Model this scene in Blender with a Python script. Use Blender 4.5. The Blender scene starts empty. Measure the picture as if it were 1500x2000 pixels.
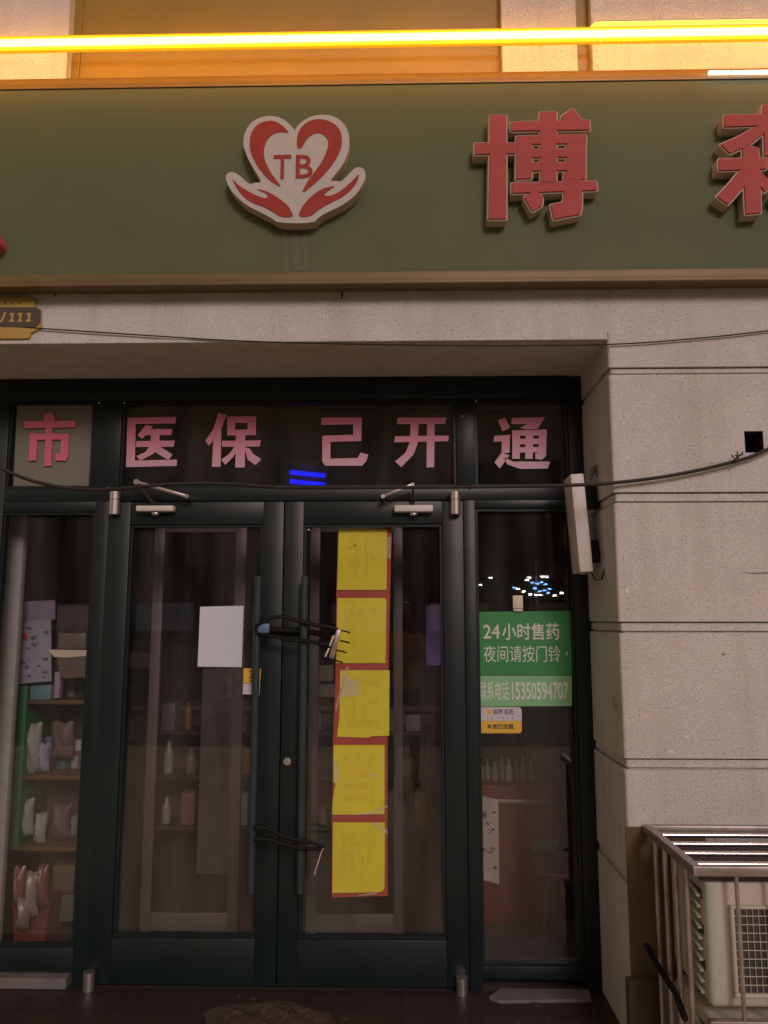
import bpy, bmesh, math, random
from mathutils import Vector, Matrix

S = bpy.context.scene
COL = S.collection
R = math.radians
random.seed(7)

# ------------------------------------------------------------------ camera
F, CX, CY = 1520.0, 750.0, 1000.0          # focal length and centre in photo pixels (1500 x 2000)
DIST, EYE = 3.65, 1.61
PITCH, YAW = R(7.829), R(1.232)
cd = bpy.data.cameras.new('camera'); cam = bpy.data.objects.new('camera', cd); COL.objects.link(cam)
cam.location = (0, -DIST, EYE)
cam.rotation_euler = (math.pi/2 + PITCH, 0, YAW)
cd.sensor_fit = 'VERTICAL'; cd.sensor_height = 36.0; cd.lens = F/2000*36.0
cd.clip_start = 0.02; cd.clip_end = 500
S.camera = cam
FW = Vector((-math.sin(YAW)*math.cos(PITCH), math.cos(YAW)*math.cos(PITCH), math.sin(PITCH)))
RT = Vector((math.cos(YAW), math.sin(YAW), 0)); UP = RT.cross(FW)
CAM = Vector((0, -DIST, EYE))
def P(px, py, Y=0.0):                      # a photo pixel on the upright plane y = Y  ->  (x, z)
    d = FW + RT*((px-CX)/F) - UP*((py-CY)/F)
    p = CAM + d*((Y-CAM.y)/d.y)
    return (p.x, p.z)
def PG(px, py, Z=0.0):                     # a photo pixel on the ground z = Z  ->  (x, y)
    d = FW + RT*((px-CX)/F) - UP*((py-CY)/F)
    p = CAM + d*((Z-CAM.z)/d.z)
    return (p.x, p.y)

# ------------------------------------------------------------------ world, sun, exposure
SUN_EL, SUN_AZ = 27.0, 17.0                # the low street light comes from the front, a little from the right
w = bpy.data.worlds.new('World'); S.world = w; w.use_nodes = True
nt = w.node_tree; nt.nodes.clear()
sky = nt.nodes.new('ShaderNodeTexSky'); sky.sky_type = 'NISHITA'; sky.sun_disc = False
sky.sun_elevation = R(SUN_EL); sky.sun_rotation = R(180-SUN_AZ)
hs = nt.nodes.new('ShaderNodeHueSaturation'); hs.inputs['Saturation'].default_value = 0.12
mx = nt.nodes.new('ShaderNodeMix'); mx.data_type = 'RGBA'; mx.blend_type = 'MULTIPLY'
mx.inputs['Factor'].default_value = 1.0; mx.inputs['B'].default_value = (1.0, 0.76, 0.55, 1)
bg = nt.nodes.new('ShaderNodeBackground'); bg.inputs['Strength'].default_value = 0.095
wo = nt.nodes.new('ShaderNodeOutputWorld')
nt.links.new(sky.outputs[0], hs.inputs['Color']); nt.links.new(hs.outputs[0], mx.inputs['A'])
nt.links.new(mx.outputs['Result'], bg.inputs['Color']); nt.links.new(bg.outputs[0], wo.inputs[0])
sd = bpy.data.lights.new('sun', 'SUN'); sun = bpy.data.objects.new('sun', sd); COL.objects.link(sun)
sd.energy = 1.04; sd.angle = R(15); sd.color = (1.0, 0.79, 0.80)
to = Vector((-math.sin(R(SUN_AZ))*math.cos(R(SUN_EL)), math.cos(R(SUN_AZ))*math.cos(R(SUN_EL)), -math.sin(R(SUN_EL))))
sun.rotation_euler = to.to_track_quat('-Z', 'Y').to_euler()
S.view_settings.view_transform = 'Standard'; S.view_settings.look = 'None'
S.view_settings.exposure = 0.0; S.view_settings.gamma = 1.0
S.cycles.use_denoising = True
S.cycles.max_bounces = 8; S.cycles.transparent_max_bounces = 16
S.cycles.caustics_reflective = False; S.cycles.caustics_refractive = False
S.cycles.sample_clamp_indirect = 4.0

# ------------------------------------------------------------------ materials
def mat(name, col, rough=0.6, metal=0.0, noise=0.12, nscale=18.0, bump=0.0, bscale=60.0, spec=0.5, dark=None, dscale=3.0, damt=0.5):
    m = bpy.data.materials.new(name); m.use_nodes = True
    t = m.node_tree; b = t.nodes['Principled BSDF']; L = t.links.new
    b.inputs['Roughness'].default_value = rough; b.inputs['Metallic'].default_value = metal
    b.inputs['Specular IOR Level'].default_value = spec
    tc = t.nodes.new('ShaderNodeNewGeometry')
    n1 = t.nodes.new('ShaderNodeTexNoise'); n1.inputs['Scale'].default_value = nscale; n1.inputs['Detail'].default_value = 6
    L(tc.outputs['Position'], n1.inputs['Vector'])
    mr = t.nodes.new('ShaderNodeMapRange'); mr.inputs['To Min'].default_value = 1-noise; mr.inputs['To Max'].default_value = 1+noise
    mr.inputs['From Min'].default_value = .25; mr.inputs['From Max'].default_value = .75
    L(n1.outputs[0], mr.inputs['Value'])
    vm = t.nodes.new('ShaderNodeVectorMath'); vm.operation = 'SCALE'; vm.inputs[0].default_value = col
    L(mr.outputs[0], vm.inputs['Scale'])
    last = vm.outputs[0]
    if dark:
        n2 = t.nodes.new('ShaderNodeTexNoise'); n2.inputs['Scale'].default_value = dscale; n2.inputs['Detail'].default_value = 8
        L(tc.outputs['Position'], n2.inputs['Vector'])
        m2 = t.nodes.new('ShaderNodeMapRange'); m2.inputs['From Min'].default_value = .5; m2.inputs['From Max'].default_value = .75
        m2.inputs['To Max'].default_value = damt
        L(n2.outputs[0], m2.inputs['Value'])
        mm = t.nodes.new('ShaderNodeMix'); mm.data_type = 'RGBA'; mm.inputs['B'].default_value = (*dark, 1)
        L(m2.outputs[0], mm.inputs['Factor']); L(last, mm.inputs['A']); last = mm.outputs['Result']
    L(last, b.inputs['Base Color'])
    if bump:
        n3 = t.nodes.new('ShaderNodeTexNoise'); n3.inputs['Scale'].default_value = bscale; n3.inputs['Detail'].default_value = 4
        L(tc.outputs['Position'], n3.inputs['Vector'])
        bp = t.nodes.new('ShaderNodeBump'); bp.inputs['Strength'].default_value = bump; bp.inputs['Distance'].default_value = .01
        L(n3.outputs[0], bp.inputs['Height']); L(bp.outputs[0], b.inputs['Normal'])
    return m
def emit(name, col, s):
    m = bpy.data.materials.new(name); m.use_nodes = True
    b = m.node_tree.nodes['Principled BSDF']; b.inputs['Base Color'].default_value = (*col, 1)
    b.inputs['Emission Color'].default_value = (*col, 1); b.inputs['Emission Strength'].default_value = s
    return m

def stone_mat():
    m = mat('rough_stone_paint', (.60, .585, .58), rough=.9, noise=.05, nscale=9, dark=(.42, .37, .34), dscale=1.7, damt=.3)
    t = m.node_tree; b = t.nodes['Principled BSDF']; L = t.links.new
    g = t.nodes.new('ShaderNodeNewGeometry')
    mp = t.nodes.new('ShaderNodeMapping'); mp.inputs['Scale'].default_value = (1, 1, 1.5)
    L(g.outputs['Position'], mp.inputs['Vector'])
    na = t.nodes.new('ShaderNodeTexNoise'); na.inputs['Scale'].default_value = 75; na.inputs['Detail'].default_value = 5
    L(mp.outputs[0], na.inputs['Vector'])
    r = t.nodes.new('ShaderNodeMapRange'); r.inputs['From Min'].default_value = .295; r.inputs['From Max'].default_value = .40
    L(na.outputs[0], r.inputs['Value'])
    mv = t.nodes.new('ShaderNodeMapping'); mv.inputs['Scale'].default_value = (9, 9, .7); L(g.outputs['Position'], mv.inputs['Vector'])
    ns = t.nodes.new('ShaderNodeTexNoise'); ns.inputs['Scale'].default_value = 1.3; ns.inputs['Detail'].default_value = 6; L(mv.outputs[0], ns.inputs['Vector'])
    ms = t.nodes.new('ShaderNodeMapRange'); ms.inputs['From Min'].default_value = .48; ms.inputs['From Max'].default_value = .75; ms.inputs['To Max'].default_value = .35
    L(ns.outputs[0], ms.inputs['Value'])
    ng = t.nodes.new('ShaderNodeTexNoise'); ng.inputs['Scale'].default_value = 150; ng.inputs['Detail'].default_value = 3; L(g.outputs['Position'], ng.inputs['Vector'])
    mg_ = t.nodes.new('ShaderNodeMapRange'); mg_.inputs['From Min'].default_value = .3; mg_.inputs['From Max'].default_value = .7; mg_.inputs['To Min'].default_value = .84; mg_.inputs['To Max'].default_value = 1.14
    L(ng.outputs[0], mg_.inputs['Value'])
    old = b.inputs['Base Color'].links[0].from_socket
    k1 = t.nodes.new('ShaderNodeMix'); k1.data_type = 'RGBA'; k1.inputs['B'].default_value = (.40, .37, .34, 1)
    L(ms.outputs[0], k1.inputs['Factor']); L(old, k1.inputs['A'])
    k2 = t.nodes.new('ShaderNodeVectorMath'); k2.operation = 'SCALE'; L(k1.outputs['Result'], k2.inputs[0]); L(mg_.outputs[0], k2.inputs['Scale'])
    L(k2.outputs[0], b.inputs['Base Color'])
    nb = t.nodes.new('ShaderNodeTexNoise'); nb.inputs['Scale'].default_value = 200; L(g.outputs['Position'], nb.inputs['Vector'])
    ad = t.nodes.new('ShaderNodeMath'); ad.operation = 'MULTIPLY_ADD'; ad.inputs[1].default_value = .9
    L(nb.outputs[0], ad.inputs[0]); L(r.outputs[0], ad.inputs[2])
    bp = t.nodes.new('ShaderNodeBump'); bp.inputs['Strength'].default_value = .7; bp.inputs['Distance'].default_value = .004
    L(ad.outputs[0], bp.inputs['Height']); L(bp.outputs[0], b.inputs['Normal'])
    return m

def glass_mat():
    m = bpy.data.materials.new('window_glass'); m.use_nodes = True
    t = m.node_tree; t.nodes.clear(); L = t.links.new
    o = t.nodes.new('ShaderNodeOutputMaterial')
    g = t.nodes.new('ShaderNodeNewGeometry')
    ior = t.nodes.new('ShaderNodeMix'); ior.data_type = 'FLOAT'; ior.inputs['A'].default_value = 1.52; ior.inputs['B'].default_value = 1/1.52
    L(g.outputs['Backfacing'], ior.inputs['Factor'])
    fr = t.nodes.new('ShaderNodeFresnel'); L(ior.outputs['Result'], fr.inputs['IOR'])
    tr = t.nodes.new('ShaderNodeBsdfTransparent'); tr.inputs['Color'].default_value = (.985, .99, .985, 1)
    gl = t.nodes.new('ShaderNodeBsdfGlossy'); gl.inputs['Roughness'].default_value = .012
    df = t.nodes.new('ShaderNodeBsdfDiffuse'); df.inputs['Color'].default_value = (.6, .58, .55, 1)
    nz = t.nodes.new('ShaderNodeTexNoise'); nz.inputs['Scale'].default_value = 4.5; nz.inputs['Detail'].default_value = 7
    mp = t.nodes.new('ShaderNodeMapping'); mp.inputs['Scale'].default_value = (1.6, 1, .22)
    L(g.outputs['Position'], mp.inputs['Vector']); L(mp.outputs[0], nz.inputs['Vector'])
    mr = t.nodes.new('ShaderNodeMapRange'); mr.inputs['From Min'].default_value = .35; mr.inputs['From Max'].default_value = .75
    mr.inputs['To Min'].default_value = .002; mr.inputs['To Max'].default_value = .032
    L(nz.outputs[0], mr.inputs['Value'])
    a = t.nodes.new('ShaderNodeMixShader'); L(mr.outputs[0], a.inputs[0]); L(tr.outputs[0], a.inputs[1]); L(df.outputs[0], a.inputs[2])
    c = t.nodes.new('ShaderNodeMixShader'); L(fr.outputs[0], c.inputs[0]); L(a.outputs[0], c.inputs[1]); L(gl.outputs[0], c.inputs[2])
    L(c.outputs[0], o.inputs[0])
    return m

def film_mat(name, col, f):                # clear tape or thin plastic over what lies behind
    m = bpy.data.materials.new(name); m.use_nodes = True
    t = m.node_tree; b = t.nodes['Principled BSDF']
    b.inputs['Base Color'].default_value = (*col, 1); b.inputs['Roughness'].default_value = .25; b.inputs['Alpha'].default_value = f
    return m

def graded_mat():                           # pink vinyl lettering, paler towards its lower edge
    m = mat('graded_pink_vinyl', (.5, .2, .27), rough=.45, noise=.05)
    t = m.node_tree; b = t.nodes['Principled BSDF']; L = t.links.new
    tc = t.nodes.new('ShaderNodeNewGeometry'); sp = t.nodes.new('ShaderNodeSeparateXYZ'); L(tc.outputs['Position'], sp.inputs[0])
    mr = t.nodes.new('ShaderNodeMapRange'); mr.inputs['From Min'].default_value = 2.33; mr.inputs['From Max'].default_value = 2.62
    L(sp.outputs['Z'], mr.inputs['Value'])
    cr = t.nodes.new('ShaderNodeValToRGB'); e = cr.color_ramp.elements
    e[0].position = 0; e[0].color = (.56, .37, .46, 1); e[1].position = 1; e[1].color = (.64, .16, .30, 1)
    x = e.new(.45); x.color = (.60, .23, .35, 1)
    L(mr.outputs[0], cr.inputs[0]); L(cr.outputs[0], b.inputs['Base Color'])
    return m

M = dict(
  stone=stone_mat(),
  glass=glass_mat(),
  green_paint=mat('dark_green_paint', (.0075, .0165, .018), rough=.4, noise=.2, nscale=5, spec=.35, dark=(.018, .02, .018), dscale=6, damt=.4),
  handle=mat('painted_steel_tube', (.035, .06, .066), rough=.35, metal=.35),
  steel=mat('brushed_steel', (.62, .57, .56), rough=.3, metal=.9, noise=.1, nscale=40),
  chrome=mat('chrome', (.7, .66, .68), rough=.13, metal=1.0, noise=.08, nscale=30),
  galv=mat('dull_steel', (.42, .37, .37), rough=.38, metal=.75, noise=.2, nscale=14, dark=(.22, .15, .10), dscale=9, damt=.6),
  brass=mat('bronze_mirror_trim', (.150, .105, .045), rough=.5, metal=.2, noise=.25, nscale=2.5),
  sign=mat('green_sign_board', (.106, .128, .066), rough=.62, spec=.2, noise=.10, nscale=2.2, dark=(.085, .125, .062), dscale=1.4, damt=.5),
  cream=mat('cream_acrylic', (.50, .42, .33), spec=.2, rough=.65, noise=.12, nscale=7, dark=(.35, .26, .16), dscale=6, damt=.5),
  red=mat('red_acrylic', (.42, .085, .085), rough=.65, noise=.08, nscale=5, spec=.15),
  logo_red=mat('logo_red', (.34, .052, .040), rough=.65, noise=.05, spec=.15),
  white=mat('white_plastic', (.66, .62, .60), rough=.5, noise=.06, dark=(.42, .38, .33), dscale=5, damt=.3),
  paper=mat('white_paper', (.58, .64, .74), rough=.8, noise=.02),
  board=mat('grey_backing_sheet', (.17, .17, .145), rough=.7, noise=.05, nscale=4),
  pink=graded_mat(),
  pink3d=mat('pink_foam_letter', (.60, .13, .24), rough=.6, noise=.05),
  yellow=mat('yellow_paper', (.78, .69, .022), rough=.55, noise=.07, nscale=6),
  redpaper=mat('red_paper', (.42, .055, .04), rough=.5, noise=.08, nscale=8),
  faint=mat('faint_ochre_ink', (.762, .628, .022), rough=.55, noise=.1),
  bronzedark=mat('dark_bronze', (.020, .014, .010), rough=.6, spec=.2),
  black=mat('black_rubber', (.006, .0055, .0055), rough=.55, spec=.25),
  hole=mat('black_void', (.004, .004, .004), rough=.9),
  cable=mat('cable_black', (.016, .013, .012), rough=.55),
  blue=mat('blue_vinyl', (.09, .17, .27), rough=.4),
  sgreen=mat('green_poster', (.035, .24, .07), rough=.45, noise=.05),
  lgreen=mat('pale_green_poster', (.22, .48, .25), rough=.45, noise=.05),
  swhite=mat('poster_white', (.62, .66, .62), rough=.5, noise=.04),
  syellow=mat('sticker_yellow', (.72, .45, .05), rough=.45, noise=.05),
  sgrey=mat('sticker_white', (.55, .53, .60), rough=.45, noise=.03),
  ink=mat('dark_ink', (.06, .05, .05), rough=.6),
  ink2=mat('grey_ink', (.22, .19, .25), rough=.6),
  gold=mat('gold_plate', (.46, .32, .085), rough=.4, metal=.15, noise=.08, nscale=6),
  platebrown=mat('brown_plate', (.085, .06, .045), rough=.45, noise=.12),
  bronzepanel=mat('bronze_panel', (.25, .17, .018), rough=.5, noise=.12, nscale=3),
  pave=mat('dark_red_granite', (.030, .019, .017), rough=.55, noise=.35, nscale=60, dark=(.05, .03, .022), dscale=4, damt=.6, bump=.15, bscale=40),
  concrete=mat('pale_paving', (.55, .47, .36), rough=.8, noise=.15, nscale=12, bump=.1),
  asphalt=mat('asphalt', (.055, .050, .047), rough=.75, noise=.25, nscale=30, bump=.2),
  sill=mat('white_marble', (.17, .155, .16), rough=.5, noise=.15, nscale=14, dark=(.20, .15, .12), dscale=10, damt=.7),
  debris=mat('brown_paper', (.065, .046, .038), rough=.7, noise=.3, nscale=25, bump=.3),
  brownboard=mat('stained_board', (.11, .075, .040), rough=.8, noise=.25, nscale=8),
  acwhite=mat('aged_white_metal', (.50, .47, .42), rough=.5, noise=.08, nscale=6, dark=(.36, .30, .22), dscale=5, damt=.5),
  acgreen=mat('greenish_white_metal', (.40, .45, .37), rough=.5, noise=.06),
  acdark=mat('fan_dark', (.05, .042, .042), rough=.6),
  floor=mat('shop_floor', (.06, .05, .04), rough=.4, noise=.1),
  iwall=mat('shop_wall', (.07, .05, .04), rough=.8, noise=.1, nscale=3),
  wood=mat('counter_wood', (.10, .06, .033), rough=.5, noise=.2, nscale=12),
  alum=mat('aluminium', (.11, .092, .09), rough=.5, metal=.2, noise=.1),
  bluelamp=emit('blue_tube', (.004, .012, 1.0), 1.1),
  ledcore=emit('led_core', (1.0, .40, .045), 19.0),
  ledbloom=emit('led_bloom', (1.0, .58, .015), 2.2),
  ledwallhalo=emit('led_wall_halo', (1.0, .42, .02), 6.0),
  ledhalo=emit('led_halo', (1.0, .42, .004), .8),
  ledthin=emit('led_thin', (1.0, .62, .06), 2.0),
  whitegleam=emit('rim_gleam', (1.0, .93, .90), 4.0),
  damp=film_mat('damp', (.30, .26, .22), .16),
  chip=mat('pale_chip', (.74, .71, .70), .9),
  rust=film_mat('rust', (.13, .07, .04), .45),
  tape=film_mat('clear_tape', (.85, .80, .70), .26),
  skin=mat('skin', (.42, .25, .18), rough=.5, noise=.05),
  sweater=mat('beige_sweater', (.66, .46, .38), rough=.9, noise=.1),
  trousers=mat('dark_trousers', (.03, .03, .035), rough=.9),
  hair=mat('black_hair', (.015, .012, .011), rough=.5),
)
def cm(name, col, rough=.6): 
    if name not in M: M[name] = mat(name, col, rough, noise=.15, nscale=14)
    return M[name]

# ------------------------------------------------------------------ mesh helpers
class MB:
    def __init__(s): s.v = []; s.f = []; s.mi = []
    def add(s, vs, fs, mi=0):
        o = len(s.v); s.v += [Vector(v) for v in vs]; s.f += [tuple(i+o for i in f) for f in fs]; s.mi += [mi]*len(fs); return s
    def bm(s, bm, mi=0):
        bm.verts.index_update(); s.add([v.co.copy() for v in bm.verts], [[v.index for v in f.verts] for f in bm.faces], mi); bm.free(); return s
    def box(s, x0, x1, y0, y1, z0, z1, bev=0.0, seg=2, mi=0):
        b = bmesh.new(); bmesh.ops.create_cube(b, size=1)
        for v in b.verts: v.co = Vector(((x0+x1)/2+v.co.x*(x1-x0), (y0+y1)/2+v.co.y*(y1-y0), (z0+z1)/2+v.co.z*(z1-z0)))
        if bev: bmesh.ops.bevel(b, geom=list(b.edges), offset=bev, segments=seg, affect='EDGES', profile=.5)
        return s.bm(b, mi)
    def obox(s, p0, p1, wd, ht, up=Vector((0, 0, 1)), bev=0.0):        # a bar of section wd x ht from p0 to p1
        p0, p1 = Vector(p0), Vector(p1); d = (p1-p0); l = d.length; d.normalize()
        a = d.cross(up).normalized(); c = a.cross(d)
        b = bmesh.new(); bmesh.ops.create_cube(b, size=1)
        for v in b.verts: v.co = Vector((v.co.x*l, v.co.y*wd, v.co.z*ht))
        if bev: bmesh.ops.bevel(b, geom=list(b.edges), offset=bev, segments=2, affect='EDGES', profile=.5)
        mid = (p0+p1)/2
        for v in b.verts: v.co = mid + d*v.co.x + a*v.co.y + c*v.co.z
        return s.bm(b)
    def tube(s, pts, r, n=10, closed=False, caps=True, mi=0):
        pts = [Vector(p) for p in pts]; k = len(pts); rs = r if isinstance(r, (list, tuple)) else [r]*k
        vs = []; fs = []; ref = None
        for i, p in enumerate(pts):
            d = (pts[(i+1) % k]-pts[i-1]) if closed else (pts[min(i+1, k-1)]-pts[max(i-1, 0)])
            d.normalize()
            if ref is None: ref = Vector((0, 0, 1)) if abs(d.z) < .9 else Vector((1, 0, 0))
            a = (ref - d*ref.dot(d)).normalized(); c = d.cross(a); ref = a
            for j in range(n):
                t = 2*math.pi*j/n; vs.append(p + (a*math.cos(t)+c*math.sin(t))*rs[i])
        for i in range(k if closed else k-1):
            for j in range(n):
                A = i*n+j; B = i*n+(j+1) % n; q = (i+1) % k
                fs.append((A, B, q*n+(j+1) % n, q*n+j))
        if caps and not closed:
            fs.append(tuple(range(n))[::-1]); fs.append(tuple((k-1)*n+j for j in range(n)))
        return s.add(vs, fs, mi)
    def prism(s, poly, y0, y1, mi=0):                                   # an (x, z) outline from y0 (front) back to y1
        area = sum(poly[i-1][0]*poly[i][1]-poly[i][0]*poly[i-1][1] for i in range(len(poly)))
        if area < 0: poly = poly[::-1]
        b = bmesh.new(); fr = [b.verts.new((x, y0, z)) for x, z in poly]; bk = [b.verts.new((x, y1, z)) for x, z in poly]
        n = len(poly); ff = b.faces.new(fr); fb = b.faces.new(bk[::-1])
        for i in range(n): b.faces.new((fr[(i+1) % n], fr[i], bk[i], bk[(i+1) % n]))
        b.normal_update(); bmesh.ops.triangulate(b, faces=[ff, fb], quad_method='BEAUTY', ngon_method='EAR_CLIP')
        return s.bm(b, mi)
    def ball(s, c, r, seg=12, ring=8, sc=(1, 1, 1), mi=0):
        b = bmesh.new(); bmesh.ops.create_uvsphere(b, u_segments=seg, v_segments=ring, radius=r)
        for v in b.verts: v.co = Vector(c) + Vector((v.co.x*sc[0], v.co.y*sc[1], v.co.z*sc[2]))
        return s.bm(b, mi)
    def build(s, name, mats, parent=None, origin=None, smooth=True, ang=35):
        org = Vector(parent['_w']) if parent is not None else None
        if org is None:
            if origin is None:
                lo = Vector((min(v[i] for v in s.v) for i in range(3))); hi = Vector((max(v[i] for v in s.v) for i in range(3)))
                origin = ((lo.x+hi.x)/2, (lo.y+hi.y)/2, lo.z)
            org = Vector(origin)
        me = bpy.data.meshes.new(name); me.from_pydata([v-org for v in s.v], [], s.f)
        for m in (mats if isinstance(mats, (list, tuple)) else [mats]): me.materials.append(M[m] if isinstance(m, str) else m)
        me.polygons.foreach_set('material_index', s.mi)
        if smooth:
            me.polygons.foreach_set('use_smooth', [True]*len(me.polygons)); me.set_sharp_from_angle(angle=R(ang))
        me.update()
        o = bpy.data.objects.new(name, me); COL.objects.link(o)
        if parent is not None: o.parent = parent
        else: o.location = org
        o['_w'] = tuple(org)
        return o
def thing(name, loc, label, cat, group=None):
    o = bpy.data.objects.new(name, None); COL.objects.link(o); o.location = loc; o['_w'] = tuple(loc); o.empty_display_size = .1
    return tag(o, label, cat, group)
def tag(o, label, cat, group=None, kind=None):
    o['label'] = label; o['category'] = cat
    if group: o['group'] = group
    if kind: o['kind'] = kind
    return o
def structure(o): o['kind'] = 'structure'; return o

def offs(poly, d):                                                     # outline grown by d (mitred)
    area = sum(poly[i-1][0]*poly[i][1]-poly[i][0]*poly[i-1][1] for i in range(len(poly)))
    if area < 0: poly = poly[::-1]
    out = []; n = len(poly)
    for i in range(n):
        p, a, b = Vector(poly[i]), Vector(poly[i-1]), Vector(poly[(i+1) % n])
        e1 = (p-a).normalized(); e2 = (b-p).normalized()
        n1 = Vector((e1.y, -e1.x)); n2 = Vector((e2.y, -e2.x)); k = n1+n2
        if k.length < 1e-6: k = n1
        k.normalize(); q = max(.6, k.dot(n1)); out.append(tuple(p + k*(d/q)))
    return out
def pxpoly(poly, ox, oy, s, Y): return [P(ox+x/s, oy+y/s, Y) for x, y in poly]
def rounded(poly, rad):                                                # corners cut to a small curve
    out = []; n = len(poly)
    for i in range(n):
        p, a, b = Vector(poly[i]), Vector(poly[i-1]), Vector(poly[(i+1) % n])
        ra = min(rad, (a-p).length*.45); rb = min(rad, (b-p).length*.45)
        q0 = p+(a-p).normalized()*ra; q2 = p+(b-p).normalized()*rb
        for t in (0, .33, .67, 1): out.append(tuple(q0*(1-t)**2+p*2*t*(1-t)+q2*t*t))
    return out
def smooth_poly(pts, it=2):
    for _ in range(it):
        q = []
        for i in range(len(pts)):
            a, b = pts[i], pts[(i+1) % len(pts)]
            q += [(a[0]*.75+b[0]*.25, a[1]*.75+b[1]*.25), (a[0]*.25+b[0]*.75, a[1]*.25+b[1]*.75)]
        pts = q
    return pts
def flat_text(name, body, x0, x1, z0, z1, y, m, parent, bold=.012, spacing=1.0):
    c = bpy.data.curves.new(name, 'FONT'); c.body = body; c.size = 1; c.offset = bold; c.space_character = spacing; c.resolution_u = 3
    t = bpy.data.objects.new(name, c); COL.objects.link(t); bpy.context.view_layer.update()
    me = bpy.data.meshes.new_from_object(t.evaluated_get(bpy.context.evaluated_depsgraph_get()))
    bpy.data.objects.remove(t)
    xs = [v.co.x for v in me.vertices]; ys = [v.co.y for v in me.vertices]
    ax, bx, ay, by = min(xs), max(xs), min(ys), max(ys)
    mb = MB(); mb.add([(x0+(v.co.x-ax)/(bx-ax)*(x1-x0), y, z0+(v.co.y-ay)/(by-ay)*(z1-z0)) for v in me.vertices], [tuple(p.vertices) for p in me.polygons])
    bpy.data.meshes.remove(me)
    return mb.build(name, m, parent, smooth=False)

# ================================================================== SETTING: ground
YW = -0.48                                # face of the stone wall; the door plane is y = 0
RX = 0.873                                # right side of the entrance recess
SOF = 2.775                               # underside of the lintel
g = MB(); g.add([(-150, -150, 0), (150, -150, 0), (150, 12, 0), (-150, 12, 0)], [(0, 1, 2, 3)])
structure(g.build('ground', 'asphalt', origin=(0, 0, 0)))
g = MB(); g.box(-12, 12, -6.5, -.5, -.02, .004)
structure(g.build('pavement', 'concrete', origin=(0, -3, 0)))
g = MB(); g.box(-2.6, RX+.1, -.499, -.002, -.02, .005)
structure(g.build('threshold_paving', 'pave', origin=(0, -.2, 0)))
g = MB(); x = -2.4
while x < RX: g.box(x, x+.006, -.49, -.004, .004, .0056); x += .40
g.box(-2.6, RX, -.205, -.199, .004, .0058); structure(g.build('paving_joint', cm('joint_grit', (.016, .011, .010)), origin=(0, -.2, 0)))

# ================================================================== SHOP BUILDING
bld = thing('shop_building', (0, 0, 0), 'beige rough stone shopfront wall with horizontal grooves and a deep entrance recess', 'building')
def pier_profile(inset, x1, rad):
    xa = RX + inset; ya = YW + inset; pts = [(xa, .12)]
    for k in range(6):
        t = k/5*math.pi/2; pts.append((xa + rad*(1-math.cos(t)), ya + rad*(1-math.sin(t))))
    return pts + [(x1, ya), (x1, .12)]
def extrude_z(mb, prof, z0, z1):
    n = len(prof); vs = [(x, y, z0) for x, y in prof] + [(x, y, z1) for x, y in prof]
    fs = [((i+1) % n, i, n+i, n+(i+1) % n) for i in range(n)] + [tuple(range(n)), tuple(range(2*n-1, n-1, -1))]
    return mb.add(vs, fs)
gro = []
for ya, yb in ((716, 731), (960.5, 982), (1214, 1236.5), (1481.5, 1504.5), (1712, 1735)):
    gro.append((P(1350, yb, YW)[1], P(1350, ya, YW)[1]))
edges = [SOF+.03] + [v for a, b in gro for v in (b, a)] + [0.0]
hx0, hz1 = P(1453, 842, YW); hx1, hz0 = P(1493, 884, YW)
pier = MB()
for i in range(0, len(edges)-1, 2):
    z1, z0 = edges[i], edges[i+1]
    if z0 < hz0 < z1:
        extrude_z(pier, pier_profile(0, hx0, .013), z0, z1)
        for bx in ((hx0, hx1, hz1, z1), (hx0, hx1, z0, hz0), (hx1, 6.0, z0, z1)): pier.box(bx[0], bx[1], YW, .12, bx[2], bx[3])
    else: extrude_z(pier, pier_profile(0, 6.0, .013), z0, z1)
pier.build('stone_pier', 'stone', bld)
gm = MB()
for z0, z1 in gro:
    extrude_z(gm, pier_profile(.010, 6.0, .012), z0+.009, z1-.007)
    extrude_z(gm, pier_profile(.022, 6.0, .006), z0, z0+.009); extrude_z(gm, pier_profile(.022, 6.0, .006), z1-.007, z1)
gm.build('groove_band', 'stone', bld)
hb = MB(); hb.box(hx0, hx1, YW+.12, .119, hz0, hz1); hb.build('wall_hole', 'hole', bld); hb = MB(); hb.box(hx0, hx0+.002, YW+.003, YW+.12, hz0, hz1); hb.box(hx1-.002, hx1, YW+.003, YW+.12, hz0, hz1); hb.box(hx0+.002, hx1-.002, YW+.003, YW+.12, hz1-.002, hz1); hb.box(hx0+.002, hx1-.002, YW+.003, YW+.12, hz0, hz0+.002); hb.build('hole_shade', cm('hole_shade_brown', (.045, .036, .03)), bld)  # the hole's inner shade is painted dark on its sides and back
lt = MB()
lt.box(-6, 6, YW, .12, SOF+.03, 4.012)                          # lintel and sign band
lt.box(-6, RX, YW, .12, SOF, SOF+.03)
lt.build('lintel_wall', 'stone', bld)
bd = MB(); bd.box(-6, RX, YW-.004, YW, SOF+.002, SOF+.016); bd.build('drip_edge', 'stone', bld)
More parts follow.
